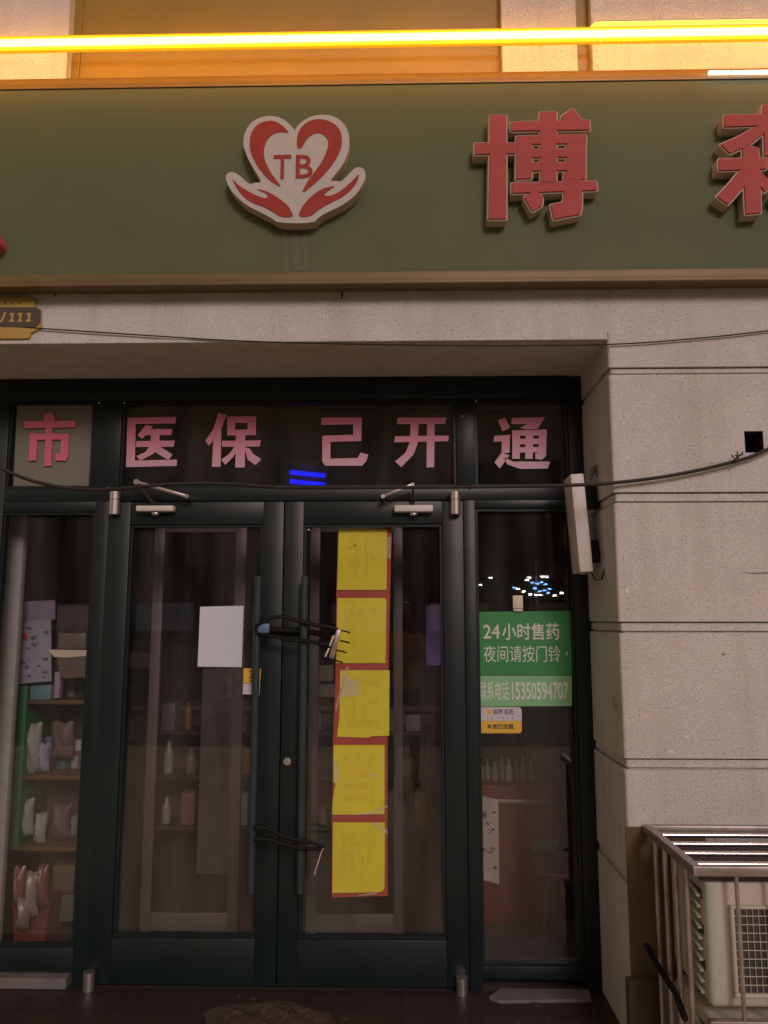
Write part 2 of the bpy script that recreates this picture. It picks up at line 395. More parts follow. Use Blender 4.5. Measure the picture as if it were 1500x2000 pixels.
# wall above the light strip: stone piers with bronze panels set back between them
zt0 = 4.012
xa = P(135, 40, YW)[0]; xb = P(980, 40, YW)[0]; xc = P(1125, 40, YW)[0]; xd = P(1155, 40, YW)[0]
up = MB()
for x0, x1 in ((-6, xa), (xb, xc), (xd, 6)): up.box(x0, x1, YW, .12, zt0, 7.2)
up.build('upper_pier', 'stone', bld)
ub = MB()
for x0, x1 in ((xa, xb), (xc, xd)): ub.box(x0, x1, YW+.05, .12, zt0, 7.2)
ub.build('bronze_panel', 'bronzepanel', bld)
us = MB(); xe = P(160, 40, YW+.05)[0]; us.box(xe-.004, xe+.004, YW+.042, YW+.05, zt0, 7.2); us.build('panel_joint', 'bronzepanel', bld)
# stains running down from the sign
for px, w_, l in ((30, 18, 14), (75, 26, 12), (108, 8, 26), (664, 20, 14), (668, 7, 30), (1010, 10, 10), (1141, 6, 12)):
    st = MB(); a = P(px-w_/2, 553, YW-.001); b_ = P(px+w_/2, 553+l, YW-.001)
    st.prism([(a[0], a[1]), (b_[0], a[1]), ((a[0]+3*b_[0])/4, b_[1]), ((3*a[0]+b_[0])/4, b_[1])], YW-.0015, YW)
    st.build('rust_stain', 'rust', bld)
for pts, m_ in (([(1196,1362),(1202,1360),(1208,1378),(1206,1392),(1200,1384)], 'rust'), ([(1446,1117),(1470,1119),(1500,1117),(1560,1121),(1500,1120.5),(1470,1121.5)], 'rust'), ([(1221,1150),(1227,1149),(1229,1158),(1223,1160)], 'chip'), ([(1336,1440),(1346,1436),(1344,1443)], 'chip'),
        ([(1408,1278),(1416,1275),(1414,1281)], 'rust'), ([(1300,1468),(1318,1466),(1312,1472)], 'chip'), ([(1385,905),(1394,903),(1391,908)], 'rust')):
    yy = YW-.0012 if pts[0][0] > 1215 else YW-.0016
    MB().prism([P(x, y, yy) for x, y in pts], yy, YW+.004).build('wall_mark', m_, bld)
# shop room
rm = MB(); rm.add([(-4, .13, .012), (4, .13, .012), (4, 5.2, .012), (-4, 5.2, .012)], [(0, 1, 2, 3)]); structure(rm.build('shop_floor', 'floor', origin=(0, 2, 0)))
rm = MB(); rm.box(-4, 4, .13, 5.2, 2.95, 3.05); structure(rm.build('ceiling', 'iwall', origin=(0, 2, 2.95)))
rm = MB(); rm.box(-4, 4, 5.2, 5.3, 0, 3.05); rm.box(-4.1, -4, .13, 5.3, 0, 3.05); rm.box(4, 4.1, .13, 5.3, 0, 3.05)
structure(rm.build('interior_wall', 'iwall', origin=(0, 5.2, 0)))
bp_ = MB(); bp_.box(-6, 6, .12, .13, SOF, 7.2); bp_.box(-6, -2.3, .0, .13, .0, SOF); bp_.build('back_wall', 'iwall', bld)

# ================================================================== LIGHT STRIP, SIGN
YLED = YW-.20
zl = P(750, 74, YLED)[1]
led = thing('light_strip', (0, YLED, zl), 'long glowing yellow light strip running above the green sign', 'light strip')
cuts = [-6, P(322, 84, YLED)[0], P(1172, 66, YLED)[0], 6]
for i in range(3):
    c = MB(); c.tube([(cuts[i]+.002, YLED, zl), (cuts[i+1]-.002, YLED, zl)], .0165, 12); c.build('glowing_tube', 'ledcore', led)
    c = MB()
    for dz in (.032, -.032):
        c = MB(); c.tube([(cuts[i]+.002, YLED+.006, zl+dz), (cuts[i+1]-.002, YLED+.006, zl+dz)], .0065, 8); c.build('bloom_outer', 'ledhalo', led)  # outer glowing tubes imitate the orange bloom around the strip
    for dz in (.0205, -.0205):
        c = MB(); c.tube([(cuts[i]+.002, YLED+.002, zl+dz), (cuts[i+1]-.002, YLED+.002, zl+dz)], .0065, 8); c.build('bloom_inner', 'ledbloom', led)  # inner glowing tubes imitate the yellow bloom beside the core
zbk = P(750, 74, YW-.03)[1]
c = MB(); c.tube([(-6, YW-.03, zbk), (6, YW-.03, zbk)], .009, 10); c.build('wall_halo_tube', 'ledwallhalo', led)  # added tube hidden behind the strip, throws a halo on the wall
for k in range(2): MB().tube([(-2.3+k*4.6, YLED+.012, zl), (-2.3+k*4.6, YW-.001, zl)], .003, 8).build('bracket', 'steel', led)
z2 = P(1330, 44, YW-.02)[1]; x2 = P(1156, 47, YW-.02)[0]
l2 = MB(); l2.tube([(x2, YW-.016, z2-.014), (x2+.02, YW-.02, z2), (6, YW-.02, z2)], .008, 10)
tag(l2.build('light_tube', 'ledthin'), 'thin yellow light tube on the upper right wall above the main strip', 'light tube')

YS = YW-.075                              # face of the sign board
def sz(px, py): return P(px, py, YS)[1]
zg1 = P(750, 163, YS)[1]; zg0 = P(750, 532, YS)[1]
sign = thing('shop_sign', (0, YS, zg0), 'long dark green shop sign board with bronze trim over the entrance', 'sign')
b = MB(); b.box(-6, 6, YS, YW-.001, zg0, zg1); b.build('sign_board', 'sign', sign)
zt1 = P(750, 141, YS-.012)[1]
b = MB(); b.box(-6, 6, YS-.003, YW-.001, zg1+.001, zt1, .001); b.build('top_trim', 'brass', sign)
b = MB(); b.box(-6, 6, YS-.005, YS-.0005, zg1-.006, zg1+.006, .0015); b.build('top_lip', 'brass', sign)
zb0 = P(750, 553, YS-.012)[1]
b = MB(); b.box(-6, 6, YS-.012, YW-.001, zb0, zg0-.001, .003); b.build('bottom_trim', 'brass', sign)
b = MB(); b.box(-6, 6, YS-.020, YS-.0125, zb0-.004, zb0+.010, .002); b.build('bottom_lip', 'brass', sign)
st = MB()
for px, w_ in ((553, 5), (570, 10), (590, 6)):
    a = P(px, 452, YS); c = P(px+3, 530, YS)
    st.prism([(a[0], a[1]), (a[0]+w_*.0028, a[1]), (c[0]+w_*.004, c[1]), (c[0], c[1])], YS-.001, YS)
st.build('drip_mark', film_mat('pale_drip', (.38, .36, .28), .20), sign)
wx0, wz = P(1384, 143, YS-.02); wx1 = P(1428, 143, YS-.02)[0]
wl = thing('white_gleam', (wx0, YS-.02, wz), 'short bright white gleam, added as a glowing bar, on the top right rim of the green sign', 'light tube')  # glowing bar added in place of a bright gleam on the rim
for x0, x1 in ((wx0, wx1-.004), (wx1+.004, 2.6)):
    c = MB(); c.tube([(x0, YS-.022, wz), (x1, YS-.022, wz)], .0075, 8); c.build('gleam_bar', 'whitegleam', wl)

# heart and hands logo
YL = YS-.055
LO = (400, 200, 4.1667)
outline = [(170,610),(185,580),(215,566),(255,578),(292,605),(330,640),(368,672),(398,658),(440,655),(462,646),(430,590),(380,510),(335,420),(312,340),(320,270),(350,200),(400,150),(470,120),(540,112),(610,125),(670,160),(715,205),(732,235),(745,205),(790,160),(850,125),(920,105),(1000,103),(1070,125),(1130,170),(1165,230),(1178,300),(1175,380),(1150,460),(1110,530),(1060,590),(1015,645),(1075,640),(1110,650),(1155,605),(1200,555),(1240,530),(1280,533),(1305,560),(1310,610),(1290,660),(1250,730),(1190,790),(1100,850),(1000,895),(930,935),(885,985),(600,985),(540,940),(440,890),(340,840),(270,780),(215,720),(180,650)]
lo = thing('logo_sign', (P(580, 430, YL)[0], YS, P(580, 430, YL)[1]), 'white and red raised emblem of a heart held by two hands on the green sign', 'emblem')
op = smooth_poly(pxpoly(outline, *LO, YL), 1)
b = MB(); b.prism(op, YL+.004, YS-.0005); b.build('emblem_body', 'cream', lo)
b = MB(); b.prism(op, YL-.003, YL+.0035); b.build('emblem_face', mat('emblem_white', (.52, .49, .48), .65, noise=.05, spec=.2), lo)
hl = [(690,250),(640,195),(570,150),(500,150),(430,180),(385,230),(362,310),(370,390),(400,470),(450,550),(520,630),(590,675),(625,690),(580,630),(530,560),(490,480),(478,410),(490,340),(520,285),(570,250),(630,240)]
hr = [(752,380),(748,300),(765,230),(820,165),(900,135),(980,140),(1060,175),(1105,230),(1120,310),(1105,390),(1070,460),(1010,545),(920,640),(780,755),(830,650),(900,560),(950,490),(990,410),(1010,325),(980,270),(925,243),(865,265),(820,310),(795,368)]
handl = [(218,610),(262,665),(330,710),(420,760),(500,785),(515,760),(490,735),(412,706),(470,712),(530,735),(610,785),(680,840),(712,900),(718,935),(620,935),(560,895),(480,850),(380,815),(310,765),(255,690)]
handr = [(762,935),(775,880),(830,800),(900,735),(990,690),(1070,680),(1010,715),(968,750),(985,765),(1050,755),(1130,705),(1200,640),(1260,575),(1240,650),(1190,715),(1120,770),(1030,815),(930,870),(860,930)]
for nm, pl in (('heart_half', hl), ('heart_half', hr), ('hand_shape', handl), ('hand_shape', handr)):
    b = MB(); b.prism(smooth_poly(pxpoly(pl, *LO, YL-.004), 1), YL-.0055, YL-.003); b.build(nm, 'logo_red', lo)
for ch, xa_, xb_, ya_, yb_ in (('T', 556, 705, 425, 625), ('B', 738, 880, 425, 618)):
    a = P(400+xa_/4.1667, 200+yb_/4.1667, YL-.005); c = P(400+xb_/4.1667, 200+ya_/4.1667, YL-.005)
    flat_text('initial', ch, a[0], c[0], a[1], c[1], YL-.0055, 'logo_red', lo, bold=.012)

# raised sign letters
def sign_letter(strokes, ox, oy, s, grow, label, name='sign_letter'):
    YF = YS-.055
    pol = [pxpoly(p, ox, oy, s, YF) for p in strokes]
    c = pol[0][0]
    t = thing(name, (c[0], YS, c[1]), label, 'sign letter')
    b = MB()
    for i, p in enumerate(pol): b.prism(rounded(offs(p, grow), .011), YF+.0003*i, YS-.0005)
    b.build('letter_body', 'cream' if grow > .004 else 'red', t)
    b = MB()
    for i, p in enumerate(pol): b.prism(rounded(offs(p, grow*.15), .003), YF-.007+.0003*i, YF+.006)
    b.build('letter_face', 'red', t)
    return t
bo = [[(290,185),(440,185),(440,1190),(275,1190)], [(140,455),(530,455),(530,550),(140,560)], [(490,250),(1250,230),(1255,320),(490,330)],
      [(775,150),(930,150),(930,830),(785,830)], [(985,190),(1095,115),(1175,230),(1110,260),(1000,240)], [(545,385),(1220,370),(1220,450),(545,460)],
      [(545,385),(690,385),(690,790),(545,800)], [(1035,380),(1215,375),(1215,800),(1040,800)], [(560,515),(1210,510),(1210,580),(560,590)],
      [(560,645),(1210,640),(1210,710),(560,720)], [(500,840),(1320,825),(1330,905),(500,935)], [(1010,740),(1180,740),(1180,1060),(1165,1140),(910,1190),(880,1050),(1010,1030)],
      [(620,975),(740,900),(800,990),(790,1060),(700,1110)]]
sign_letter(bo, 900, 190, 5.0, .0075, 'complete red raised sign letter with cream sides right of the heart emblem')
se = [[(480,270),(1650,255),(1650,400),(480,430)], [(1040,120),(1210,120),(1200,850),(1060,850)], [(1000,400),(1130,400),(1050,520),(820,700),(555,815),(430,690),(700,570)],
      [(400,900),(1080,890),(1080,1040),(400,1060)], [(740,700),(960,740),(990,1100),(1000,1670),(790,1690),(770,1300)], [(700,1060),(960,1060),(760,1290),(530,1550),(370,1440),(560,1240)],
      [(930,1060),(1060,1150),(1160,1290),(1060,1370),(960,1230)], [(1130,400),(1260,400),(1560,570),(1820,690),(1700,815),(1440,700)],
      [(1200,900),(1900,890),(1900,1040),(1200,1060)], [(1500,740),(1700,740),(1700,1680),(1500,1680)], [(1450,1060),(1600,1060),(1420,1350),(1300,1500),(1200,1400)], [(1620,1060),(1760,1060),(1960,1440),(1840,1540)]]
sign_letter(se, 1350, 190, 7.407, .0075, 'red raised sign letter cut off by the right edge of the photo')
sign_letter([[(-60,428),(-48,420),(-4,458),(1,478),(-10,486),(-40,458)], [(-110,440),(-60,440),(-60,452),(-110,452)]], 0, 0, 1.0, .002, 'red raised sign letter almost wholly outside the left edge', 'sign_letter')

# house number plate
YN = YW-.012
pl = thing('house_number_plate', (P(0, 655, YN)[0], YN, P(0, 655, YN)[1]), 'gold and brown house number plate ending in 111 at the left edge', 'number plate')
gp = [(-170,580),(56,580),(58,583),(65,585),(68,592),(68,600),(80,604),(80,640),(70,645),(60,650),(58,658),(52,661),(-170,661)]
b = MB(); b.prism([P(x, y, YN) for x, y in gp], YN, YW-.0005); b.build('plate', 'gold', pl)
bb = [(-170,600.5),(72,600.5),(79,606),(80,614),(79,630),(73,637),(66,639),(-170,636)]
b = MB(); b.prism([P(x, y, YN) for x, y in bb], YN-.003, YN+.001); b.build('number_band', 'platebrown', pl)
for ox in (17, 33, 50):
    MB().prism([P(ox+x, y, YN-.0036) for x, y in ((4, 611), (11, 611), (8, 625), (11, 625), (10, 628.5), (0, 628.5), (1, 625), (3.5, 625), (5.5, 615), (1, 616), (1.5, 613))], YN-.0042, YN-.0031).build('digit_one', 'gold', pl)
MB().prism([P(x, y, YN-.0036) for x, y in ((8, 610), (12, 610), (7, 625), (2, 630), (-3, 630), (-2, 627), (2, 624))], YN-.0042, YN-.0031).build('slash', 'gold', pl)
for k in range(10):
    mk = MB(); x, z = P(1+k*-13.5+36, 592, YN); mk.prism([(x-.004, z-.004), (x+.003, z-.004), (x+.006, z+.004), (x-.001, z+.004)], YN-.0012, YN)
    mk.build('small_mark', 'platebrown', pl)

# ================================================================== ENTRANCE FRAME
fr = thing('entrance_frame', (-.5, 0, 0), 'dark green metal frame with transom and side windows in the entrance recess', 'window frame')
FD = .075
def fpart(name, x0, x1, z0, z1, y0=0.0, y1=FD, m='green_paint', par=fr, bev=.003):
    b = MB(); b.box(x0, x1, y0, y1, z0, z1, bev); return b.build(name, m, par)
Zt0, Zt1, Zh, Ztop = 2.168, 2.232, 2.662, SOF-.001
fpart('header', -2.4, .803, Zh, Ztop, -.004)
fpart('jamb', .804, RX-.001, .004, Ztop-.002, .004)
fpart('jamb', -2.4, -1.905, .004, Zh, .002)
fpart('post', -1.487, -1.352, Zt1, Zh)
fpart('post', .268, .357, Zt1, Zh)
fpart('transom_bar', -1.905, .803, Zt0, Zt1, .0015)
fpart('post', -1.457, -1.393, .004, Zt0)
fpart('post', .297, .352, .004, Zt0)
fpart('sidelight_head', .352, .803, 2.128, Zt0, .003); fpart('sidelight_head', -1.905, -1.457, 2.118, Zt0, .003)
fpart('bottom_rail', -1.905, -1.457, .065, .165, .003); fpart('bottom_rail', .352, .803, .052, .105, .003)
def pane(x0, x1, z0, z1, par=fr, y=.032):
    b = MB(); b.box(x0, x1, y, y+.006, z0, z1); return b.build('glass_pane', 'glass', par, smooth=False)
def beads(x0, x1, z0, z1, par=fr, y=.012, w_=.012):
    b = MB(); b.box(x0, x1, y, y+.02, z1-w_, z1); b.box(x0, x1, y, y+.02, z0, z0+w_); b.box(x0, x0+w_, y, y+.02, z0+w_, z1-w_); b.box(x1-w_, x1, y, y+.02, z0+w_, z1-w_)
    return b.build('glazing_bead', 'green_paint', par)
for x0, x1, z0, z1 in ((-1.905, -1.487, Zt1, Zh), (-1.352, .268, Zt1, Zh), (.357, .803, Zt1, Zh), (-1.905, -1.457, .165, 2.118), (.352, .803, .105, 2.128)):
    beads(x0+.001, x1-.001, z0+.001, z1-.001); pane(x0+.002, x1-.002, z0+.002, z1-.002)
for px, py in ((193, 787), (243, 787), (903, 813), (212, 953), (918, 953), (930, 783)):
    x, z = P(px, py, -.003); MB().ball((x, -.002, z), .006, 10, 6).build('screw_head', 'steel', fr)
def slab(name, poly, label, Z0=.004, Z1=.05):
    b = MB(); n = len(poly); vs = [(x, y, Z0) for x, y in poly]+[(x, y, Z1) for x, y in poly]
    b.add(vs, [tuple(range(n))[::-1], tuple(range(n, 2*n))]+[(i, (i+1) % n, n+(i+1) % n, n+i) for i in range(n)])
    return tag(b.build(name, 'sill'), label, 'sill')
slab('marble_sill', [(-2.3, -.03), (-1.47, -.03), (-1.47, .1), (-2.3, .1)], 'whitish stone sill under the left side window', .008, .052)
slab('marble_sill', [(.372, -.075), (.41, -.11), (.80, -.09), (.81, -.002), (.43, -.002)], 'chipped white stone strip on the ground under the right side window', .004, .018)

# ================================================================== DOORS
def cyl(p0, p1, r, n=16): return MB().tube([p0, p1], r, n)
def door(x0, x1, px0, px1, hx, label, hinge_px, hinge_b, closer, side):
    d = thing('glass_door', ((x0+x1)/2, 0, .02), label, 'door')
    Z0, Z1, p0, p1 = .022, 2.162, .213, 2.055
    y0 = -.012; y1 = .045
    b = MB(); b.box(x0, px0, y0, y1, Z0, Z1, .003); b.box(px1, x1, y0, y1, Z0, Z1, .003)
    b.box(px0, px1, y0+.001, y1-.001, Z0, p0, .003); b.box(px0, px1, y0+.001, y1-.001, p1, Z1, .003); b.build('door_frame', 'green_paint', d)
    beads(px0+.001, px1-.001, p0+.001, p1-.001, d, .0, .013)
    pane(px0+.002, px1-.002, p0+.002, p1-.002, d, .022)
    h = MB(); h.tube([(hx, -.085, .43), (hx, -.085, 1.803)], .0175, 16); h = h.build('pull_handle', 'handle', d)
    for z in (.62, 1.62):
        cyl((hx, -.075, z), (hx, y0+.001, z), .010).build('handle_standoff', 'handle', h)
    hxw, hz = P(hinge_px, 984, -.03)
    zs = P(hinge_px, 976, -.03)[1]; za = P(hinge_px, 961, -.03)[1]; zb = P(hinge_px, 1005, -.03)[1]
    hg = MB(); hg.tube([(hxw, -.032, zb), (hxw, -.032, zs-.0015)], .0255, 18); hg.tube([(hxw, -.032, zs+.0015), (hxw, -.032, za)], .0255, 18); hg.tube([(hxw, -.032, zs-.004), (hxw, -.032, zs+.004)], .021, 12)
    hg.build('top_hinge', 'steel', d)
    bx, bz1 = P(hinge_b[0], hinge_b[1], -.03)
    hg = MB(); hg.tube([(bx, -.032, .006), (bx, -.032, max(bz1, .05))], .025, 18); hg.build('bottom_hinge', 'steel', d)
    # closer: a body on the top rail, an arm up to the frame
    (ax, ay), (bx_, by), (kx, ky), (tx, ty) = closer
    c0 = P(ax, ay, -.06); c1 = P(bx_, by, -.06)
    cb = MB(); cb.box(min(c0[0], c1[0]), max(c0[0], c1[0]), -.060, y0, min(c0[1], c1[1]), max(c0[1], c1[1]), .006); cb = cb.build('door_closer', 'white', d)
    kx_, kz = P(kx, ky, -.07); tx_, tz = P(tx, ty, -.07)
    sx = (c0[0]+c1[0])/2; sz_ = min(c0[1], c1[1])
    MB().ball((sx, -.045, sz_-.010), .013, 12, 8, (1.5, 1, .8)).build('closer_knob', 'steel', cb)
    ar = MB(); ar.obox((kx_, -.078, kz), (tx_, -.078, tz), .008, .015, bev=.003)
    ar.build('closer_arm', 'galv', cb)
    ar = MB(); ar.obox((kx_, -.062, kz-.004), (sx, -.040, max(c0[1], c1[1])-.006), .008, .020, bev=.003); ar.build('closer_link', 'bronzedark', cb)
    kn = MB(); kn.tube([(kx_, -.086, kz), (kx_, -.058, kz)], .013 if side < 0 else .008, 14); kn.tube([(tx_, -.086, tz), (tx_, -.0, tz)], .010, 12); kn.build('arm_joint', 'steel', cb)
    return d
dl = door(-1.391, -.5525, -1.284, -.648, -.655, 'left leaf of the dark green glass door with the blank white notice on it', 224, (175, 1897), ((265, 987), (338, 998), (268, 942), (366, 970)), -1)
dr = door(-.5475, .294, -.458, .197, -.440, 'right leaf of the dark green glass door with yellow sheets behind its pane', 889, (902, 1907), ((770, 986), (846, 999), (806, 947), (748, 970)), 1)
lx, lz = P(558, 1487, -.02)
lk = MB(); lk.tube([(lx+.008, -.026, lz), (lx+.008, -.010, lz)], .017, 18); lk.tube([(lx+.008, -.030, lz), (lx+.008, -.02, lz)], .009, 12); lk.build('lock_cylinder', 'steel', dr)
for px in (519, 603):
    x, z = P(px, 1035, .0); MB().ball((x, -.004, z), .007, 10, 6).build('corner_screw', 'steel', dl if px < 550 else dr)

# ---- the locks through the pull handles
yh = -.085
def W(px, py, y): x, z = P(px, py, y); return Vector((x, y, z))
def curve(pts):
    q = []
    for i in range(len(pts)-1):
        p0, p1, p2, p3 = pts[max(i-1, 0)], pts[i], pts[i+1], pts[min(i+2, len(pts)-1)]
        for k in range(6):
            t = k/6; q.append(.5*((2*p1)+(p2-p0)*t+(2*p0-5*p1+4*p2-p3)*t*t+(3*p1-p0-3*p2+p3)*t**3))
    return q+[pts[-1]]
lk = thing('door_lock', tuple(W(505, 1235, yh)), 'black plastic covered cable lock with steel plate binding both door handles', 'lock')
up_ = [W(498, 1226, -.12), W(512, 1216, -.125), W(530, 1207, -.125), W(555, 1205, -.122), W(580, 1212, -.118), W(612, 1220, -.12), W(640, 1224, -.12), W(660, 1230, -.115)]
dn_ = [W(500, 1230, -.12), W(515, 1240, -.12), W(540, 1244, -.125), W(570, 1250, -.125), W(600, 1252, -.12), W(640, 1258, -.12), W(655, 1250, -.115)]
b = MB(); b.tube(curve(up_), .0085, 10); b.tube(curve(dn_), .0085, 10)
b.tube(curve([W(500, 1222, -.05), W(540, 1230, -.055), W(590, 1232, -.05), W(632, 1240, -.06), W(655, 1250, -.11)]), .013, 10); b.build('cable_loop', 'black', lk)
b = MB(); a = W(504, 1236, -.11); c = W(527, 1218, -.11); b.box(a.x, c.x, -.128, -.095, a.z, c.z, .004); b.build('blue_sleeve', 'blue', lk)
b = MB(); b.obox(W(662, 1230, -.13), W(647, 1286, -.13), .022, .022, Vector((0, 1, 0)), .004); b.build('steel_plate', 'galv', lk)
b = MB(); b.obox(W(652, 1241, -.146), W(644, 1262, -.146), .008, .018, Vector((0, 1, 0)), .003); b.obox(W(643, 1266, -.146), W(635, 1283, -.146), .008, .018, Vector((0, 1, 0)), .003); b.build('key_tab', mat('pale_brass', (.75, .62, .42), .35, noise=.05), lk)
for (x, y) in ((672, 1233), (671, 1253), (665, 1272), (657, 1291)):
    b = MB(); b.tube([W(x-8, y-2, -.128), W(x+3, y, -.125), W(x+12, y+3, -.115)], .0035, 8); b.build('lock_pin', 'black', lk)
l2 = thing('door_lock', tuple(W(505, 1630, yh)), 'lower black cable lock with a pale beige tag hanging beside the handle', 'lock')
b = MB(); b.tube(curve([W(494, 1616, -.12), W(520, 1618, -.12), W(545, 1630, -.12), W(575, 1640, -.12), W(610, 1646, -.12), W(634, 1655, -.115)]), .008, 10)
b.tube(curve([W(496, 1638, -.11), W(530, 1642, -.11), W(580, 1656, -.115), W(632, 1658, -.115)]), .008, 10); b.build('cable_loop', 'black', l2)
b = MB(); b.obox(W(628, 1663, -.13), W(614, 1708, -.13), .006, .026, Vector((0, 1, 0)), .002); b.build('beige_tag', mat('beige_tag', (.42, .36, .34), .6), l2)
b = MB(); b.obox(W(628, 1663, -.13), W(632, 1656, -.118), .004, .006, Vector((0, 1, 0))); b.build('tag_wire', 'steel', l2)

# ================================================================== NOTICES AND LETTERING
YG = .030                                  # just outside the fixed glass
def quad_mb(pts, y, th=.0012): return MB().prism([P(x, y_, y) for x, y_ in pts], y-th, y)
tag(quad_mb([(391, 1185), (476, 1183), (472, 1303), (386, 1302)], .019).build('paper_notice', 'paper'), 'blank white paper sheet taped to the left door pane', 'notice')
w2 = thing('small_sticker', (P(492, 1330, -.014)[0], -.014, P(492, 1330, -.014)[1]), 'small yellow and white sticker on the left door beside the handle', 'sticker')
quad_mb([(476, 1305), (510, 1306), (508, 1334), (475, 1334)], -.0125).build('yellow_half', 'syellow', w2)
quad_mb([(475, 1335), (508, 1335), (507, 1357), (474, 1356)], -.0125).build('white_half', 'sgrey', w2)
b = MB()
for k in range(4):
    a = P(487+k % 2*2, 1310+k*6, -.0145); b.prism([(a[0], a[1]), (a[0]+.010, a[1]+.004), (a[0]+.012, a[1]-.004), (a[0]+.002, a[1]-.010)], -.0150, -.0145)
b.build('dark_mark', 'ink', w2)

# five yellow sheets with red backing behind the right door pane
YP = .036
names = ['topmost yellow paper sheet with a narrow red border inside the right door', 'second yellow sheet from the top, partly behind the lock plate',
         'third yellow sheet from the top, shifted right and covered with shiny tape', 'fourth yellow sheet from the top with a torn left edge', 'lowest yellow sheet in the column with red paper below it']
yel = [[(662,1033),(756,1033),(755,1150),(751,1152),(658,1152)], [(659,1168),(751,1168),(755,1172),(753,1295),(657,1295)], [(664,1309),(761,1309),(760,1437),(725,1438),(720,1441),(658,1439),(663,1400)],
       [(652,1455),(751,1455),(751,1590),(655,1591),(649,1591),(650,1560),(655,1530),(651,1527),(651,1480)], [(650,1606),(752,1606),(751,1735),(744,1742),(649,1744)]]
redp = [[(660,1036),(765,1030),(762,1166),(657,1165)], [(657,1150),(762,1150),(759,1308),(655,1308)], [(656,1297),(757,1297),(757,1455),(650,1455)], [(650,1440),(746,1440),(757,1456),(757,1604),(649,1604)], [(649,1592),(757,1592),(757,1750),(648,1753)]]
chars = ['补', '钙', '正', '当', '时']
for i in range(5):
    c = yel[i][0]; t = thing('yellow_sheet', (P(*c, YP)[0], YP, P(*c, YP)[1]), names[i], 'paper sheet')
    MB().prism([P(x, y, YP+.003) for x, y in yel[i]], YP+.003-i*.0004, YP+.0036-i*.0004).build('yellow_paper', 'yellow', t)
    MB().prism([P(x, y, YP+.008) for x, y in redp[i]], YP+.008+i*.0004, YP+.0084+i*.0004).build('red_border', 'redpaper', t)
    xs = [p[0] for p in yel[i]]; ys = [p[1] for p in yel[i]]
    a = P(min(xs)+18, max(ys)-22, YP); c = P(max(xs)-18, min(ys)+16, YP)
    flat_text('faint_character', chars[i], a[0], c[0], a[1], c[1], YP+.003-i*.0004-.0006, 'faint', t, bold=.02)
    tp = {0: [[(756,1050),(764,1048),(763,1092),(755,1090)]], 2: [[(676,1303),(682,1303),(664,1362),(657,1392),(655,1380)], [(668,1318),(700,1330),(704,1345),(700,1360),(662,1362)]],
          3: [[(652,1490),(660,1488),(659,1525),(652,1527)], [(690,1592),(720,1586),(757,1572),(757,1576),(725,1591)], [(722,1511),(736,1513),(735,1518),(724,1515)]], 4: [[(724,1606),(735,1606),(757,1622),(757,1628),(750,1626)], [(700,1750),(735,1747),(737,1742),(700,1748)]]}.get(i, [])
    for q in tp: MB().prism([P(x, y, YP+.001) for x, y in q], YP+.0004, YP+.0008).build('clear_tape', 'tape', t)

# transom lettering
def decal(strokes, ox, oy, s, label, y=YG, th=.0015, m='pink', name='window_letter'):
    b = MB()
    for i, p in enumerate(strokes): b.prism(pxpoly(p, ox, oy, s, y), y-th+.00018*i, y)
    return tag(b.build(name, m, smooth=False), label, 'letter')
tag(quad_mb([(34, 786), (184, 784), (181, 850), (175, 954), (26, 954)], .031, .002).build('backing_sheet', 'board'), 'light grey backing sheet filling the small top left window', 'sheet')
decal([[(555,560),(600,545),(655,548),(690,620),(660,660),(545,655)], [(310,648),(930,640),(935,720),(310,735)], [(570,640),(655,650),(645,860),(640,1190),(550,1195),(565,900)], [(375,800),(470,800),(450,1125),(365,1130)],
       [(375,800),(850,800),(850,870),(375,875)], [(755,800),(850,800),(845,1080),(810,1130),(690,1125),(685,1050),(750,1040)]], 0, 720, 6.25, 'raised pink letter on the grey backing sheet', .0285, .012, 'pink3d', 'raised_letter')
Z7 = (220, 780, 5.0); Z8 = (600, 780, 2.8846)
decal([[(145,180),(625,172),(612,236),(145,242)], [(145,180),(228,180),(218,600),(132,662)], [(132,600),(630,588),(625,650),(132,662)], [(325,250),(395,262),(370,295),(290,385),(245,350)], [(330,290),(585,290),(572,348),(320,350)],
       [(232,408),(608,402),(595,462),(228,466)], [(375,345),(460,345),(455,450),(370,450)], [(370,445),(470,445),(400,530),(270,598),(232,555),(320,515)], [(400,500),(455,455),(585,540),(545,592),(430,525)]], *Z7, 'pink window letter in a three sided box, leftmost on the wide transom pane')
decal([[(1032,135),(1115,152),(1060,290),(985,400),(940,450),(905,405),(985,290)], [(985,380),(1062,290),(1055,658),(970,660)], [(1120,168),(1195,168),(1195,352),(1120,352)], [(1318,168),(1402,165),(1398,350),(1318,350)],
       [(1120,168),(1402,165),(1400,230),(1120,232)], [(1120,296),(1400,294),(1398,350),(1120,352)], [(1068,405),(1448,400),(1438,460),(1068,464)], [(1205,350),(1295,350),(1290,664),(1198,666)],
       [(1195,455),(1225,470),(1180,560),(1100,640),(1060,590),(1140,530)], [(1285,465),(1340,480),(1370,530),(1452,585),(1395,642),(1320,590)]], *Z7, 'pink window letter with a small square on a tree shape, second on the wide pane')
decal([[(80,102),(308,102),(308,140),(80,144)], [(260,102),(308,102),(305,235),(258,235)], [(88,205),(305,198),(305,235),(88,240)], [(85,210),(132,205),(130,335),(130,372),(100,372),(85,350)], [(100,335),(300,330),(330,350),(310,374),(100,374)], [(300,300),(345,312),(330,355),(300,365),(282,335)]], *Z8, 'pink window letter bent like the digit two, beside the blue glowing tubes')
